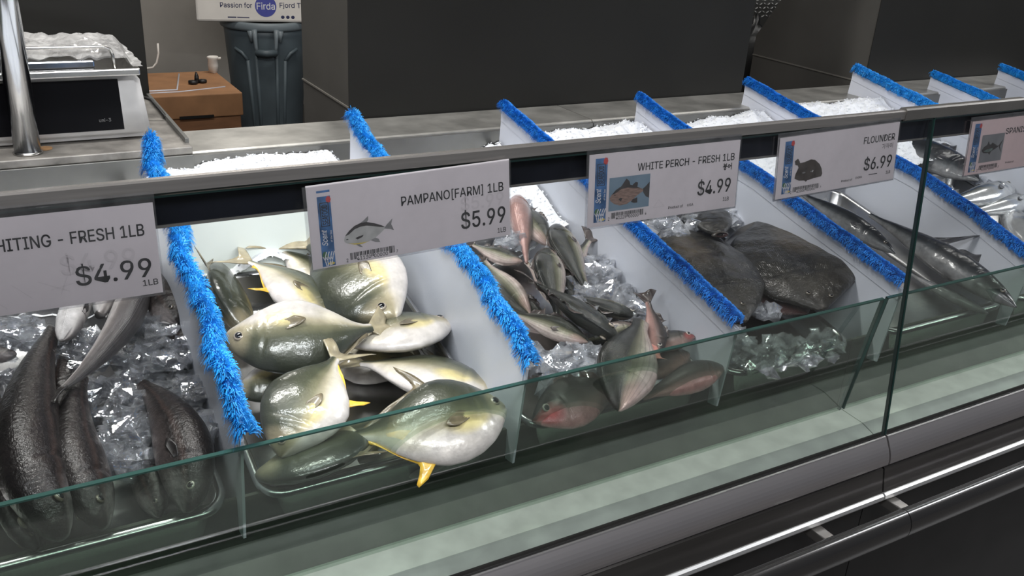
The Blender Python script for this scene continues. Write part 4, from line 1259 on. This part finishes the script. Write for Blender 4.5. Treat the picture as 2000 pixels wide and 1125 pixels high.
def fish(kind, pts, sgn, roll, ds, label, skin=None, fins='tdapve', eye=None, agape=0.0, tailk=1.0, mouth=False, sweep2=.35):
    sp = Spine(pts, sgn, roll); L = sp.L
    og = tuple(sp.at(.45)[0])
    root = empty(NAMES[kind], og, label, 'fish', GROUPS[kind])
    pf = PF[kind]
    NS, NA = 84, 36
    v = []; uv = []; f = []
    lean = 1.0 if kind != 'flounder' else 1.0
    for i in range(NS):
        t = i / (NS - 1); q = t ** 1.25
        P0, tg, d, n = sp.at(q)
        ht, hb, w = pf(q); ht *= ds; hb *= ds
        if agape and q < .12: hb *= 1 + agape * (1 - q / .12)
        for k in range(NA):
            a = 2 * math.pi * k / NA
            c, s_ = math.cos(a), math.sin(a)
            vv = (c + 1) / 2
            lat = math.copysign(abs(s_) ** {'pompano': 1.15, 'flounder': .8}.get(kind, .95), s_) * w
            ver = c * (ht if c > 0 else hb)
            # mouth cleft, gill cover edge, head ridges
            if q < .10: lat *= 1 - .55 * math.exp(-((vv - .36) / .05) ** 2) * (1 - q / .10)
            gq = .255 - .20 * (vv - .46) ** 2
            if .05 < vv < .86:
                lat *= 1 - (.06 if kind == 'pompano' else .12) * math.exp(-((q - gq - .006) / .008) ** 2) + .05 * math.exp(-((q - gq + .03) / .03) ** 2)
                lat *= 1 - (.02 if kind == 'pompano' else .05) * math.exp(-((q - gq * .72) / .007) ** 2)
            pos = P0 + d * ver * L + n * lat * L
            # loose flesh: slight dents
            pos = pos + n * (mnoise.noise(Vector(pos * (14 if kind != 'flounder' else 24))) * (.0016 if kind != 'flounder' else .0055) * (1 if q > .1 else .3))
            v.append(pos); uv.append((q, vv))
    for i in range(NS - 1):
        for k in range(NA):
            f.append((i * NA + k, i * NA + (k + 1) % NA, (i + 1) * NA + (k + 1) % NA, (i + 1) * NA + k))
    P0 = sp.at(-.004)[0]; v.append(P0); uv.append((0, .45)); nose = len(v) - 1
    P1 = sp.at(1.01)[0]; v.append(P1); uv.append((1, .5)); end = len(v) - 1
    for k in range(NA):
        f.append((nose, (k + 1) % NA, k)); f.append((end, (NS - 1) * NA + k, (NS - 1) * NA + (k + 1) % NA))
    body = mesh_obj('body', v, f, M[skin or kind], root, True, uv, og)

    fm = [M[m] for m in FIN[kind]]

    def surf(q, up):   # point on the back (up=1) or belly line
        P0, tg, d, n = sp.at(q); ht, hb, w = pf(q)
        return P0 + d * (ht * ds if up > 0 else -hb * ds) * L * .93, tg, d, n

    def put(name, B, T, N, mat, th=.0007, curl=.004):
        vv, ff = fin_mesh(np.array(B), np.array(T), np.array(N), th, True, 6, curl)
        mesh_obj(name, vv, ff, mat, root, True, None, og)

    # tail fin
    if 't' in fins:
        P0, tg, d, n = sp.at(1.0); ht, hb, w = pf(1.0)
        A, r0, r1, ex = {'pompano': (.72, .12, .34, 1.4), 'perch': (.62, .17, .25, 1.2), 'whiting': (.42, .16, .17, 1), 'mackerel': (1.05, .05, .22, 1.3), 'bonito': (1.05, .05, .22, 1.3), 'flounder': (.5, .18, .16, 1)}[kind]
        B = []; T = []; N = []
        for i in range(23):
            u = -1 + 2 * i / 22
            b = P0 - tg * .01 * L + d * u * ht * ds * L * .95
            th = A * u
            r = (r0 + (r1 - r0) * abs(u) ** ex) * L * tailk
            B.append(b); T.append(b + (tg * math.cos(th) + d * math.sin(th)) * r + n * .02 * L * math.sin(u * 2 + sgn)); N.append(n)
        put('tail_fin', B, T, N, fm[1] if kind == 'pompano' else fm[0], .0011)

    def ridge(name, up, q0, q1, hfun, sweep, mat, m=22):
        B = []; T = []; N = []
        for i in range(m):
            u = i / (m - 1); q = q0 + (q1 - q0) * u
            b, tg, d, n = surf(q, up)
            h = hfun(u) * L
            B.append(b - d * up * .004); T.append(b + d * up * h + tg * sweep * h); N.append(n)
        put(name, B, T, N, mat)

    if 'd' in fins:
        if kind == 'pompano':
            ridge('dorsal_fin', 1, .46, .93, lambda u: .018 + .15 * math.exp(-((u - .06) / .07) ** 2) + .01 * (1 - u), 1.0, fm[0])
        elif kind == 'perch':
            ridge('spiny_dorsal_fin', 1, .30, .56, lambda u: .012 + .04 * math.sin(math.pi * min(1, u * .8 + .2)) * (.8 + .2 * math.cos(u * 50)), .9, fm[0])
            ridge('soft_dorsal_fin', 1, .60, .80, lambda u: .07 * (1 - u) + .02, .6, fm[0])
        elif kind == 'whiting':
            ridge('dorsal_fin', 1, .28, .92, lambda u: .026 * math.sin(math.pi * u) ** .4 + .03 * math.exp(-((u - .08) / .06) ** 2), .7, fm[0])
        elif kind == 'flounder':
            ridge('dorsal_fringe', 1, .06, .92, lambda u: .075 * math.sin(math.pi * u) ** .7 + .004, .35, fm[0], 46)
        else:
            ridge('spiny_dorsal_fin', 1, .30, .46, lambda u: .07 * (1 - u) ** .8 + .004, .6, fm[0])
            ridge('second_dorsal_fin', 1, .54, .63, lambda u: .012 + .27 * math.exp(-((u - .1) / .35) ** 2), sweep2, fm[0])
    if 'a' in fins:
        if kind == 'pompano':
            ridge('anal_fin', -1, .55, .93, lambda u: .014 + .13 * math.exp(-((u - .06) / .09) ** 2), .9, fm[2])
        elif kind == 'perch':
            ridge('anal_fin', -1, .60, .76, lambda u: .075 * (1 - u) + .015, .6, fm[2])
        elif kind == 'whiting':
            ridge('anal_fin', -1, .45, .92, lambda u: .024 * math.sin(math.pi * u) ** .4, .7, fm[0])
        elif kind == 'flounder':
            ridge('anal_fringe', -1, .22, .92, lambda u: .07 * math.sin(math.pi * u) ** .7 + .004, .35, fm[0], 40)
        else:
            ridge('anal_fin', -1, .60, .70, lambda u: .012 + .08 * math.exp(-((u - .1) / .3) ** 2), 1.0, fm[0])
    if 'v' in fins and kind in ('pompano', 'perch'):
        ridge('pelvic_fin', -1, .33, .37, lambda u: .10 * (1 - .5 * u), .9, fm[2], 8)
    # pectoral fin on the side that faces up
    if 'p' in fins:
        q = {'pompano': .30, 'perch': .29, 'whiting': .25, 'mackerel': .27, 'bonito': .27, 'flounder': .27}[kind]
        ln = {'pompano': .21, 'perch': .15, 'whiting': .12, 'mackerel': .11, 'bonito': .11, 'flounder': .10}[kind] * L
        P0, tg, d, n = sp.at(q); ht, hb, w = pf(q)
        c0 = P0 + n * w * L * .95 - d * hb * ds * L * .10
        B = []; T = []; N = []
        for i in range(13):
            u = -1 + i / 6
            wd = ln * .085
            B.append(c0 + d * u * wd - n * .002)
            l = ln * (1 - .45 * (u + .1) ** 2)
            T.append(c0 + tg * l + d * (u * wd * 2.6 - l * .18) + n * (.012 * L))
            N.append(n)
        put('pectoral_fin', B, T, N, fm[1] if kind != 'pompano' else fm[0], .0010, .0)
    if mouth:   # thick open lips round a dark throat
        P0, tg, d, n = sp.at(.015); ax = unit(-tg + n * .5); a1 = unit(np.cross(ax, n)); a2 = np.cross(ax, a1)
        vv = []; ff = []; R0, r0 = .055 * L, .026 * L
        for i in range(24):
            th = 2 * math.pi * i / 24
            rd = a1 * math.cos(th) + a2 * math.sin(th) * .38
            for k in range(10):
                ph = 2 * math.pi * k / 10
                vv.append(P0 - ax * .002 + rd * (R0 + r0 * math.cos(ph)) + ax * r0 * math.sin(ph))
        for i in range(24):
            for k in range(10):
                ff.append((i * 10 + k, ((i + 1) % 24) * 10 + k, ((i + 1) % 24) * 10 + (k + 1) % 10, i * 10 + (k + 1) % 10))
        lips = mesh_obj('lips', vv, ff, M['lips'], root, True, None, og)
        vv = [P0 + ax * .010 + (a1 * math.cos(2 * math.pi * i / 24) + a2 * math.sin(2 * math.pi * i / 24) * .38) * R0 for i in range(24)] + [P0 - ax * .006]
        mesh_obj('throat', vv, [(i, (i + 1) % 24, 24) for i in range(24)], M['mouth'], lips, True, None, og)
    # eyes
    if 'e' in fins:
        qe, ve, re = {'pompano': (.10, .20, .034), 'perch': (.115, .30, .034), 'whiting': (.10, .42, .022), 'mackerel': (.10, .25, .016), 'bonito': (.085, .30, .017), 'flounder': (.07, .25, .014)}[kind]
        spots = ((1, ve, qe), (-1, ve, qe)) if kind != 'flounder' else ((1, .55, .06), (1, -.25, .10))
        for sd, vh, qq in spots:
            P0, tg, d, n = sp.at(qq); ht, hb, w = pf(qq)
            hh = vh * (ht if vh > 0 else hb) * ds
            lat = w * math.sqrt(max(0, 1 - vh * vh)) ** .85
            c0 = P0 + d * hh * L + n * sd * lat * L * .97
            r = re * L
            for part_name, rr, off, fl, mt, par in (('eye', r, 0, .42, eye or ({'pompano': 'eye_grey', 'whiting': 'eye_dim', 'flounder': 'eye_dim', 'mackerel': 'eye_dim'}.get(kind, 'eye_pale')), None), ('pupil', r * .72, r * .20, .42, 'pupil', 1)):
                vv = []; ff = []
                cc = c0 + n * sd * off
                for j in range(9):
                    ph = math.pi * j / 8
                    for k in range(14):
                        th = 2 * math.pi * k / 14
                        vv.append(cc + (tg * math.cos(th) + d * math.sin(th)) * math.sin(ph) * rr + n * sd * math.cos(ph) * rr * fl)
                for j in range(8):
                    for k in range(14):
                        ff.append((j * 14 + k, j * 14 + (k + 1) % 14, (j + 1) * 14 + (k + 1) % 14, (j + 1) * 14 + k))
                o = mesh_obj(part_name, vv, ff, M[mt], root if par is None else eye_o, True, None, og)
                if par is None: eye_o = o
    return root


fish('pompano', [(0.2646, 0.2738, 0.9289), (0.3634, 0.2387, 0.9273), (0.4807, 0.2477, 0.9133)], 1, -24, 1.12, 'pompano lying across the pan, head at the left fringe, dark back downward', fins='tdpe')
fish('pompano', [(0.5298, 0.2702, 0.9081), (0.506, 0.37, 0.9395), (0.467, 0.4979, 0.9621)], -1, -18, 1.42, 'pompano with dark back and white belly, its mouth pointing down, just below the pampano tag', fins='tpe')
fish('pompano', [(0.4438, 0.3177, 0.8883), (0.4035, 0.4033, 0.9317), (0.3539, 0.4717, 0.9564)], 1, -10, 1.15, 'white bellied pompano with a yellow fin at its left, tail up by the left fringe', fins='tdape')
fish('pompano', [(0.4868, 0.3928, 0.8794), (0.4556, 0.484, 0.9191), (0.4165, 0.5293, 0.9538)], 1, 5, 1.05, 'pompano at the back whose forked tail sticks up against the white plate', fins='td')
fish('pompano', [(0.3148, 0.3642, 0.8783), (0.3167, 0.4606, 0.904), (0.3291, 0.5724, 0.9331)], -1, 58, 1.15, 'dark shaded pompano squeezed against the left blue fringe, mostly covered', fins='d')
fish('pompano', [(0.6239, 0.2596, 0.8858), (0.5296, 0.2529, 0.8924), (0.4281, 0.279, 0.875)], 1, -14, 1.2, 'pompano turned belly up, its white chin and snout at the right wall of the bin', fins='dpe')
fish('pompano', [(0.5979, 0.0284, 0.8611), (0.4828, 0.0195, 0.8692), (0.3802, 0.0599, 0.8529)], 1, 16, 1.2, 'largest front pompano with arched dark back and snout touching the right divider', fins='tdape')
fish('pompano', [(0.2764, 0.0553, 0.8519), (0.3229, 0.0945, 0.8903), (0.3959, 0.1759, 0.9128)], -1, 12, 1.3, 'pompano facing the shopper with white belly and its head dipped behind the low glass', fins='tape')
fish('pompano', [(0.6297, 0.1092, 0.8285), (0.5433, 0.165, 0.8555), (0.4581, 0.236, 0.8607)], 1, -16, 1.35, 'pinkish white pompano half hidden above the largest front one', fins='td')
fish('pompano', [(0.2464, 0.0691, 0.8229), (0.3229, 0.063, 0.8355), (0.438, 0.1096, 0.8376)], 1, 28, 1.3, 'dark pompano at the very bottom of the pile, behind the low glass', fins='d')
fish('pompano', [(0.2688, 0.2477, 0.8533), (0.3096, 0.2355, 0.8606), (0.3857, 0.2533, 0.8545)], 1, -20, 1.1, 'small glimpse of a pale pompano with orange fin under the one lying across', fins='ta')
fish('pompano', [(0.5409, 0.0498, 0.7907), (0.4697, 0.074, 0.7959), (0.3931, 0.0791, 0.797)], 1, 20, 1.2, 'added pompano filling the shadow gap under the largest front one, right front of pan', fins='d')  # unseen filler fish, darkens a gap that holds only shadow
fish('pompano', [(0.5582, 0.2344, 0.8304), (0.4936, 0.2936, 0.8431), (0.3886, 0.3382, 0.8527)], 1, 20, 1.2, 'added pompano filling the shadow gap under the one lying across, mid pile', fins='d')  # extra hidden fish, keeps bright pan out of the shadowed gap
fish('perch', [(0.8523, 0.1034, 0.8872), (0.8226, 0.1804, 0.9088), (0.8033, 0.2795, 0.9201)], -1, 35, 1.0, 'dark backed perch in the middle of the pile, head pointing down to the right', fins='tdape', eye='eye_grey')
fish('perch', [(0.877, 0.3747, 0.9406), (0.8365, 0.2883, 0.917), (0.8139, 0.2231, 0.878)], 1, 18, 1.1, 'perch standing head up with bright silver scales, left of the ice heap', fins='tdp')
fish('perch', [(0.9504, 0.4605, 0.949), (0.9212, 0.3579, 0.922), (0.9183, 0.287, 0.8817)], 1, 18, 1.1, 'perch with pink gill slit, head up, touching the ice heap below the wall', fins='tdp')
fish('perch', [(0.838, 0.3952, 0.915), (0.8029, 0.4212, 0.9206), (0.7809, 0.4826, 0.9238)], 1, 20, 1.0, 'dark perch half under the pampano tag corner beside the blue fringe', fins='td')
fish('perch', [(0.9466, 0.6084, 0.9608), (0.8948, 0.5001, 0.9425), (0.8614, 0.414, 0.899)], -1, -50, 0.85, 'reddish pink perch belly showing beside the right edge of the pampano tag', fins='', skin='perch_pink')
fish('perch', [(0.9363, 0.4587, 0.9086), (0.9324, 0.5183, 0.9314), (0.945, 0.6252, 0.9444)], 1, 20, 1.0, 'greenish perch at the top of the perch pile, next to the pink one', fins='dp')
fish('perch', [(0.819, 0.1411, 0.8703), (0.7812, 0.1913, 0.8811), (0.7485, 0.2638, 0.8817)], 1, 35, 0.9, 'striped greenish perch near the lower end of the left blue fringe', fins='dp')
fish('perch', [(0.7728, 0.2525, 0.8793), (0.7705, 0.322, 0.8942), (0.7729, 0.4248, 0.9113)], -1, -30, 0.9, 'slim perch with pale belly squeezed along the left blue fringe', fins='dt')
fish('perch', [(0.9579, 0.1931, 0.8715), (0.914, 0.216, 0.8814), (0.887, 0.2906, 0.8825)], -1, 20, 1.1, 'plump silvery perch below the ice heap with a pink fin on top', fins='dape')
fish('perch', [(0.9156, 0.0752, 0.8612), (0.9463, 0.1292, 0.8778), (0.9649, 0.1756, 0.9028)], 1, 10, 0.95, 'perch with dark tail raised up against the right wall, eye looking out', fins='tde', skin='perch_pink')
fish('perch', [(1.0139, 0.0983, 0.8611), (0.9624, 0.1063, 0.8579), (0.896, 0.1166, 0.8451)], 1, 10, 1.0, 'perch with reddish snout pointing at the right wall, round white eye', fins='de', skin='perch_red')
fish('perch', [(0.7613, -0.0301, 0.8485), (0.8204, 0.0297, 0.8764), (0.9198, 0.1317, 0.8933)], -1, 10, 1.3, 'large silver scaled perch standing head down in front, half behind the low glass', fins='a')
fish('perch', [(0.6416, 0.0182, 0.8339), (0.7082, 0.0245, 0.8403), (0.8321, 0.0628, 0.8335)], -1, 25, 1.25, 'front left perch with dark head and red cheek, behind the low glass', fins='de', skin='perch_red')
fish('perch', [(1.0204, 0.0266, 0.8357), (0.9397, 0.0197, 0.8342), (0.8476, 0.0201, 0.8243)], 1, 40, 0.9, 'brownish perch stretched out at the lower right, behind the low glass', fins='', skin='perch_pink')
fish('perch', [(1.0053, 0.0982, 0.8311), (0.9426, 0.0822, 0.8277), (0.8668, 0.0791, 0.817)], 1, 30, 0.95, 'purplish perch just above the brownish stretched one, behind the glass', fins='d', skin='perch_pink')
fish('perch', [(0.9592, 0.1879, 0.8504), (0.8937, 0.1815, 0.849), (0.8115, 0.1843, 0.8396)], -1, -30, 0.95, 'pale pinkish perch belly between the middle perch and the standing one', fins='a')
fish('perch', [(0.7832, 0.2208, 0.8575), (0.7778, 0.3044, 0.8704), (0.765, 0.3874, 0.8833)], 1, 30, 1.0, 'shaded perch in the gap between the left blue fringe and the striped one', fins='d')
fish('perch', [(0.8667, 0.249, 0.8685), (0.8665, 0.3284, 0.8856), (0.8658, 0.4217, 0.9007)], 1, 30, 1.0, 'shaded perch lying underneath the dark backed middle one', fins='d')
fish('perch', [(0.8758, 0.3339, 0.8818), (0.9367, 0.37, 0.9046), (0.9968, 0.4109, 0.9283)], -1, 10, 0.95, 'perch buried under the ice heap with only its dark tail at the wall', fins='t')
fish('flounder', [(1.1346, 0.1083, 0.8633), (1.1709, 0.2512, 0.899), (1.2267, 0.4446, 0.9306)], -1, 0, 1.12, 'big dark flounder on the left side of the flounder pan, beside the blue fringe', fins='tdae')
fish('flounder', [(1.3151, 0.088, 0.8639), (1.3617, 0.2221, 0.9027), (1.4624, 0.4038, 0.9268)], 1, 14, 1.35, 'big brownish flounder on the right side with its tail up by the fringe', fins='tdae')
fish('flounder', [(1.3072, 0.1153, 0.8448), (1.2995, 0.1815, 0.861), (1.2895, 0.2967, 0.8738)], 1, 25, 1.2, 'small reddish dark flounder tucked between the two big ones', fins='dae', skin='flounder_red')
fish('flounder', [(1.2581, 0.3243, 0.9347), (1.2871, 0.3948, 0.9399), (1.3466, 0.5245, 0.9428)], 1, 10, 0.8, 'flounder at the back with its open mouth just under the perch tag', fins='', mouth=True)
fish('mackerel', [(1.6324, 0.1918, 0.8912), (1.6162, 0.2993, 0.9194), (1.6238, 0.471, 0.9413)], 1, 30, 1.0, 'mackerel whose head ends at a pale jaw, coming from under the flounder tag', fins='pe')
fish('mackerel', [(1.7371, -0.0297, 0.8436), (1.7249, 0.131, 0.8832), (1.7281, 0.3448, 0.9141)], 1, 26, 1.0, 'longest mackerel, a tall pointed fin standing up on its back', fins='de', sweep2=-.5)
fish('mackerel', [(1.7247, 0.0139, 0.813), (1.6854, 0.0743, 0.831), (1.669, 0.1807, 0.8489)], 1, -20, 1.0, 'mackerel with pale belly fins lying lowest, seen behind the glass joint', fins='dp')
fish('mackerel', [(2.1856, 0.396, 0.9351), (2.1672, 0.5143, 0.9606), (2.1246, 0.7052, 0.9916)], 1, 30, 1.6, 'dark mackerel passing behind the upright glass joint under the pinkish tag', fins='tdp')
fish('bonito', [(2.2633, 0.3541, 0.9261), (2.094, 0.33, 0.921), (1.9574, 0.3662, 0.8987)], 1, 5, 1.0, 'bonito with bright silver cheek just under the pinkish tag', fins='pe')
fish('bonito', [(2.2755, 0.3083, 0.9063), (2.1277, 0.2923, 0.9028), (2.0183, 0.3351, 0.882)], 1, 5, 1.0, 'second bonito head, silver, just below the bright cheeked one', fins='pe')
fish('bonito', [(2.0143, 0.063, 0.8536), (2.091, 0.1947, 0.8819), (2.2236, 0.3525, 0.8858)], 1, 30, 1.0, 'dark backed bonito at the lower right, cut off by the photo edge', fins='d')
fish('whiting', [(0.0118, 0.0134, 0.8429), (-0.0042, 0.1637, 0.9002), (0.0475, 0.3806, 0.9318)], -1, 55, 1.1, 'longest dark whiting, hanging straight down at the left front', fins='e')
fish('whiting', [(0.056, 0.0236, 0.8351), (0.0458, 0.1515, 0.8826), (0.0728, 0.2831, 0.9009)], -1, 45, 1.2, 'dark whiting bent like a bow, second from the left at the front', fins='e')
fish('whiting', [(0.1475, 0.015, 0.8332), (0.1629, 0.1158, 0.8799), (0.1407, 0.2589, 0.8857)], 1, 25, 1.35, 'dark whiting at right with big pale eye and grey jaw, its back arched under ice', fins='pe', eye='eye_pale')
fish('whiting', [(0.1773, 0.4511, 0.967), (0.1309, 0.3331, 0.9416), (0.0435, 0.2281, 0.919)], -1, 30, 0.8, 'silver grey whiting curving down to a thin tail that lies over the others', fins='t', skin='whiting_pale')
fish('whiting', [(0.0288, 0.2337, 0.8702), (0.0478, 0.2989, 0.8943), (0.0601, 0.4026, 0.9066)], 1, 40, 0.8, 'short dark whiting tucked between the longest one and the bowed one', fins='d')
fish('whiting', [(0.0531, 0.3259, 0.9401), (0.083, 0.404, 0.9519), (0.1235, 0.5282, 0.9536)], 1, -70, 0.9, 'whiting turned pale belly up, right under the whiting tag', fins='p', skin='whiting_pale')
fish('whiting', [(0.2095, 0.3429, 0.9287), (0.2032, 0.3928, 0.9395), (0.202, 0.5395, 0.946)], 1, 35, 1.5, 'dark whiting head with striped gills beside the blue fringe', fins='e')
fish('whiting', [(0.22, 0.3043, 0.8954), (0.2109, 0.3324, 0.9095), (0.2009, 0.4109, 0.9084)], 1, 30, 1.7, 'purplish whiting bulging through ice next to the blue fringe', fins='')
fish('whiting', [(-0.0053, 0.3716, 0.9099), (-0.0364, 0.3809, 0.9119), (-0.098, 0.4633, 0.9096)], 1, 30, 1.0, 'dark whiting cut off by the left edge of the photo, on ice', fins='d')
fish('whiting', [(0.1137, 0.4182, 0.9299), (0.1251, 0.4441, 0.9355), (0.1672, 0.5956, 0.9481)], 1, -20, 1.0, 'whiting with reddish gill edge peeking out under the middle of the whiting tag', fins='p', skin='whiting_pale')
fish('whiting', [(0.1185, 0.0444, 0.8145), (0.1167, 0.1101, 0.8337), (0.1049, 0.201, 0.8532)], 1, 40, 1.3, 'shaded dark whiting behind the low glass, between the bowed one and the pale eyed one', fins='e')
fish('whiting', [(-0.0158, 0.0381, 0.8182), (-0.0349, 0.0944, 0.8453), (-0.0345, 0.1844, 0.8696)], -1, 40, 1.2, 'dark whiting head low behind the glass near the bottom left corner', fins='e')
fish('whiting', [(-0.0396, 0.0961, 0.8307), (-0.0539, 0.2066, 0.8844), (-0.0311, 0.3679, 0.9091)], -1, 40, 1.0, 'dark whiting against the bottom left corner of the photo, behind the longest one', fins='de')

# ---------------------------------------------------------------- crushed ice
def ice(name_label, spots, mat='ice', size=(.009, .018), seed=1):
    """spots: (x, y, z, radius, count)"""
    rnd = random.Random(seed)
    v = []; f = []
    for x, y, z, r, n in spots:
        for _ in range(n):
            a = rnd.uniform(0, 2 * math.pi); q = r * math.sqrt(rnd.random())
            px, py = x + q * math.cos(a), y + q * math.sin(a) * .9
            pz = z + .215 * (py - y) + rnd.uniform(-.010, .012) * (1.2 - q / r)
            s = rnd.uniform(*size)
            bm = bmesh.new()
            for _k in range(9):
                d = Vector((rnd.gauss(0, 1), rnd.gauss(0, 1), rnd.gauss(0, .75))).normalized() * s * rnd.uniform(.75, 1.15)
                bm.verts.new(d)
            bmesh.ops.convex_hull(bm, input=bm.verts[:])
            loose = [w for w in bm.verts if not w.link_faces]
            bmesh.ops.delete(bm, geom=loose, context='VERTS')
            bm.verts.index_update()
            o_ = len(v)
            v += [(px + w.co.x * 1.25, py + w.co.y, pz + w.co.z) for w in bm.verts]
            f += [tuple(w.index + o_ for w in q_.verts) for q_ in bm.faces]
            bm.free()
    c = spots[0]
    o = mesh_obj('crushed_ice', v, f, M[mat], None, False, None, (c[0], c[1], c[2]))
    tag(o, name_label, 'ice', 'clear crushed ice among the fish', 'stuff')
    return o


ice('clear crushed ice lying between the dark whiting', [(-.001, .403, .920, .045, 60), (-.01, .317, .890, .03, 30), (.089, .364, .908, .03, 36), (.076, .326, .902, .028, 30), (.161, .308, .892, .045, 70), (.186, .261, .878, .035, 46),
     (.195, .19, .850, .018, 20), (.105, .165, .866, .035, 55), (.112, .215, .875, .03, 45), (.055, .246, .862, .014, 10), (.101, .125, .850, .024, 24), (.15, .38, .90, .03, 30), (.188, .36, .925, .03, 40), (.188, .29, .908, .03, 40), (.192, .21, .888, .028, 34), (.194, .14, .868, .022, 20), (.09, .27, .878, .03, 30), (.02, .30, .890, .03, 30), (.14, .23, .872, .03, 30), (.05, .36, .905, .03, 30)], 'ice', seed=2)
ice('clear and cloudy crushed ice among the silver perch', [(.961, .339, .900, .036, 60), (.968, .278, .878, .032, 50), (.90, .30, .885, .03, 36), (.869, .248, .880, .02, 22), (.792, .126, .858, .036, 46), (.745, .114, .850, .034, 46), (.858, .471, .925, .03, 34),
     (.954, .194, .874, .018, 16), (.715, .150, .856, .022, 22), (.931, .58, .945, .03, 30), (.72, .06, .835, .03, 26), (.80, .07, .825, .03, 24), (.745, .07, .842, .028, 26), (.87, .20, .868, .03, 26), (.90, .40, .905, .03, 20)], 'ice_white', size=(.010, .021), seed=3)
ice('clear crushed ice around the flounders', [(1.176, .399, .930, .045, 60), (1.20, .43, .935, .03, 30), (1.267, .40, .930, .03, 30), (1.469, .463, .912, .04, 50), (1.40, .45, .912, .03, 30), (1.223, .143, .850, .02, 24), (1.121, .052, .826, .05, 60), (1.198, .040, .822, .045, 55),
     (1.28, .05, .815, .04, 36), (1.113, .096, .836, .03, 30), (1.08, .06, .815, .02, 20)], 'ice_white', size=(.009, .019), seed=4)
ice('few pieces of clear ice by the bonito heads', [(2.30, .44, .915, .06, 60), (2.10, .44, .90, .05, 40)], 'ice', seed=5)
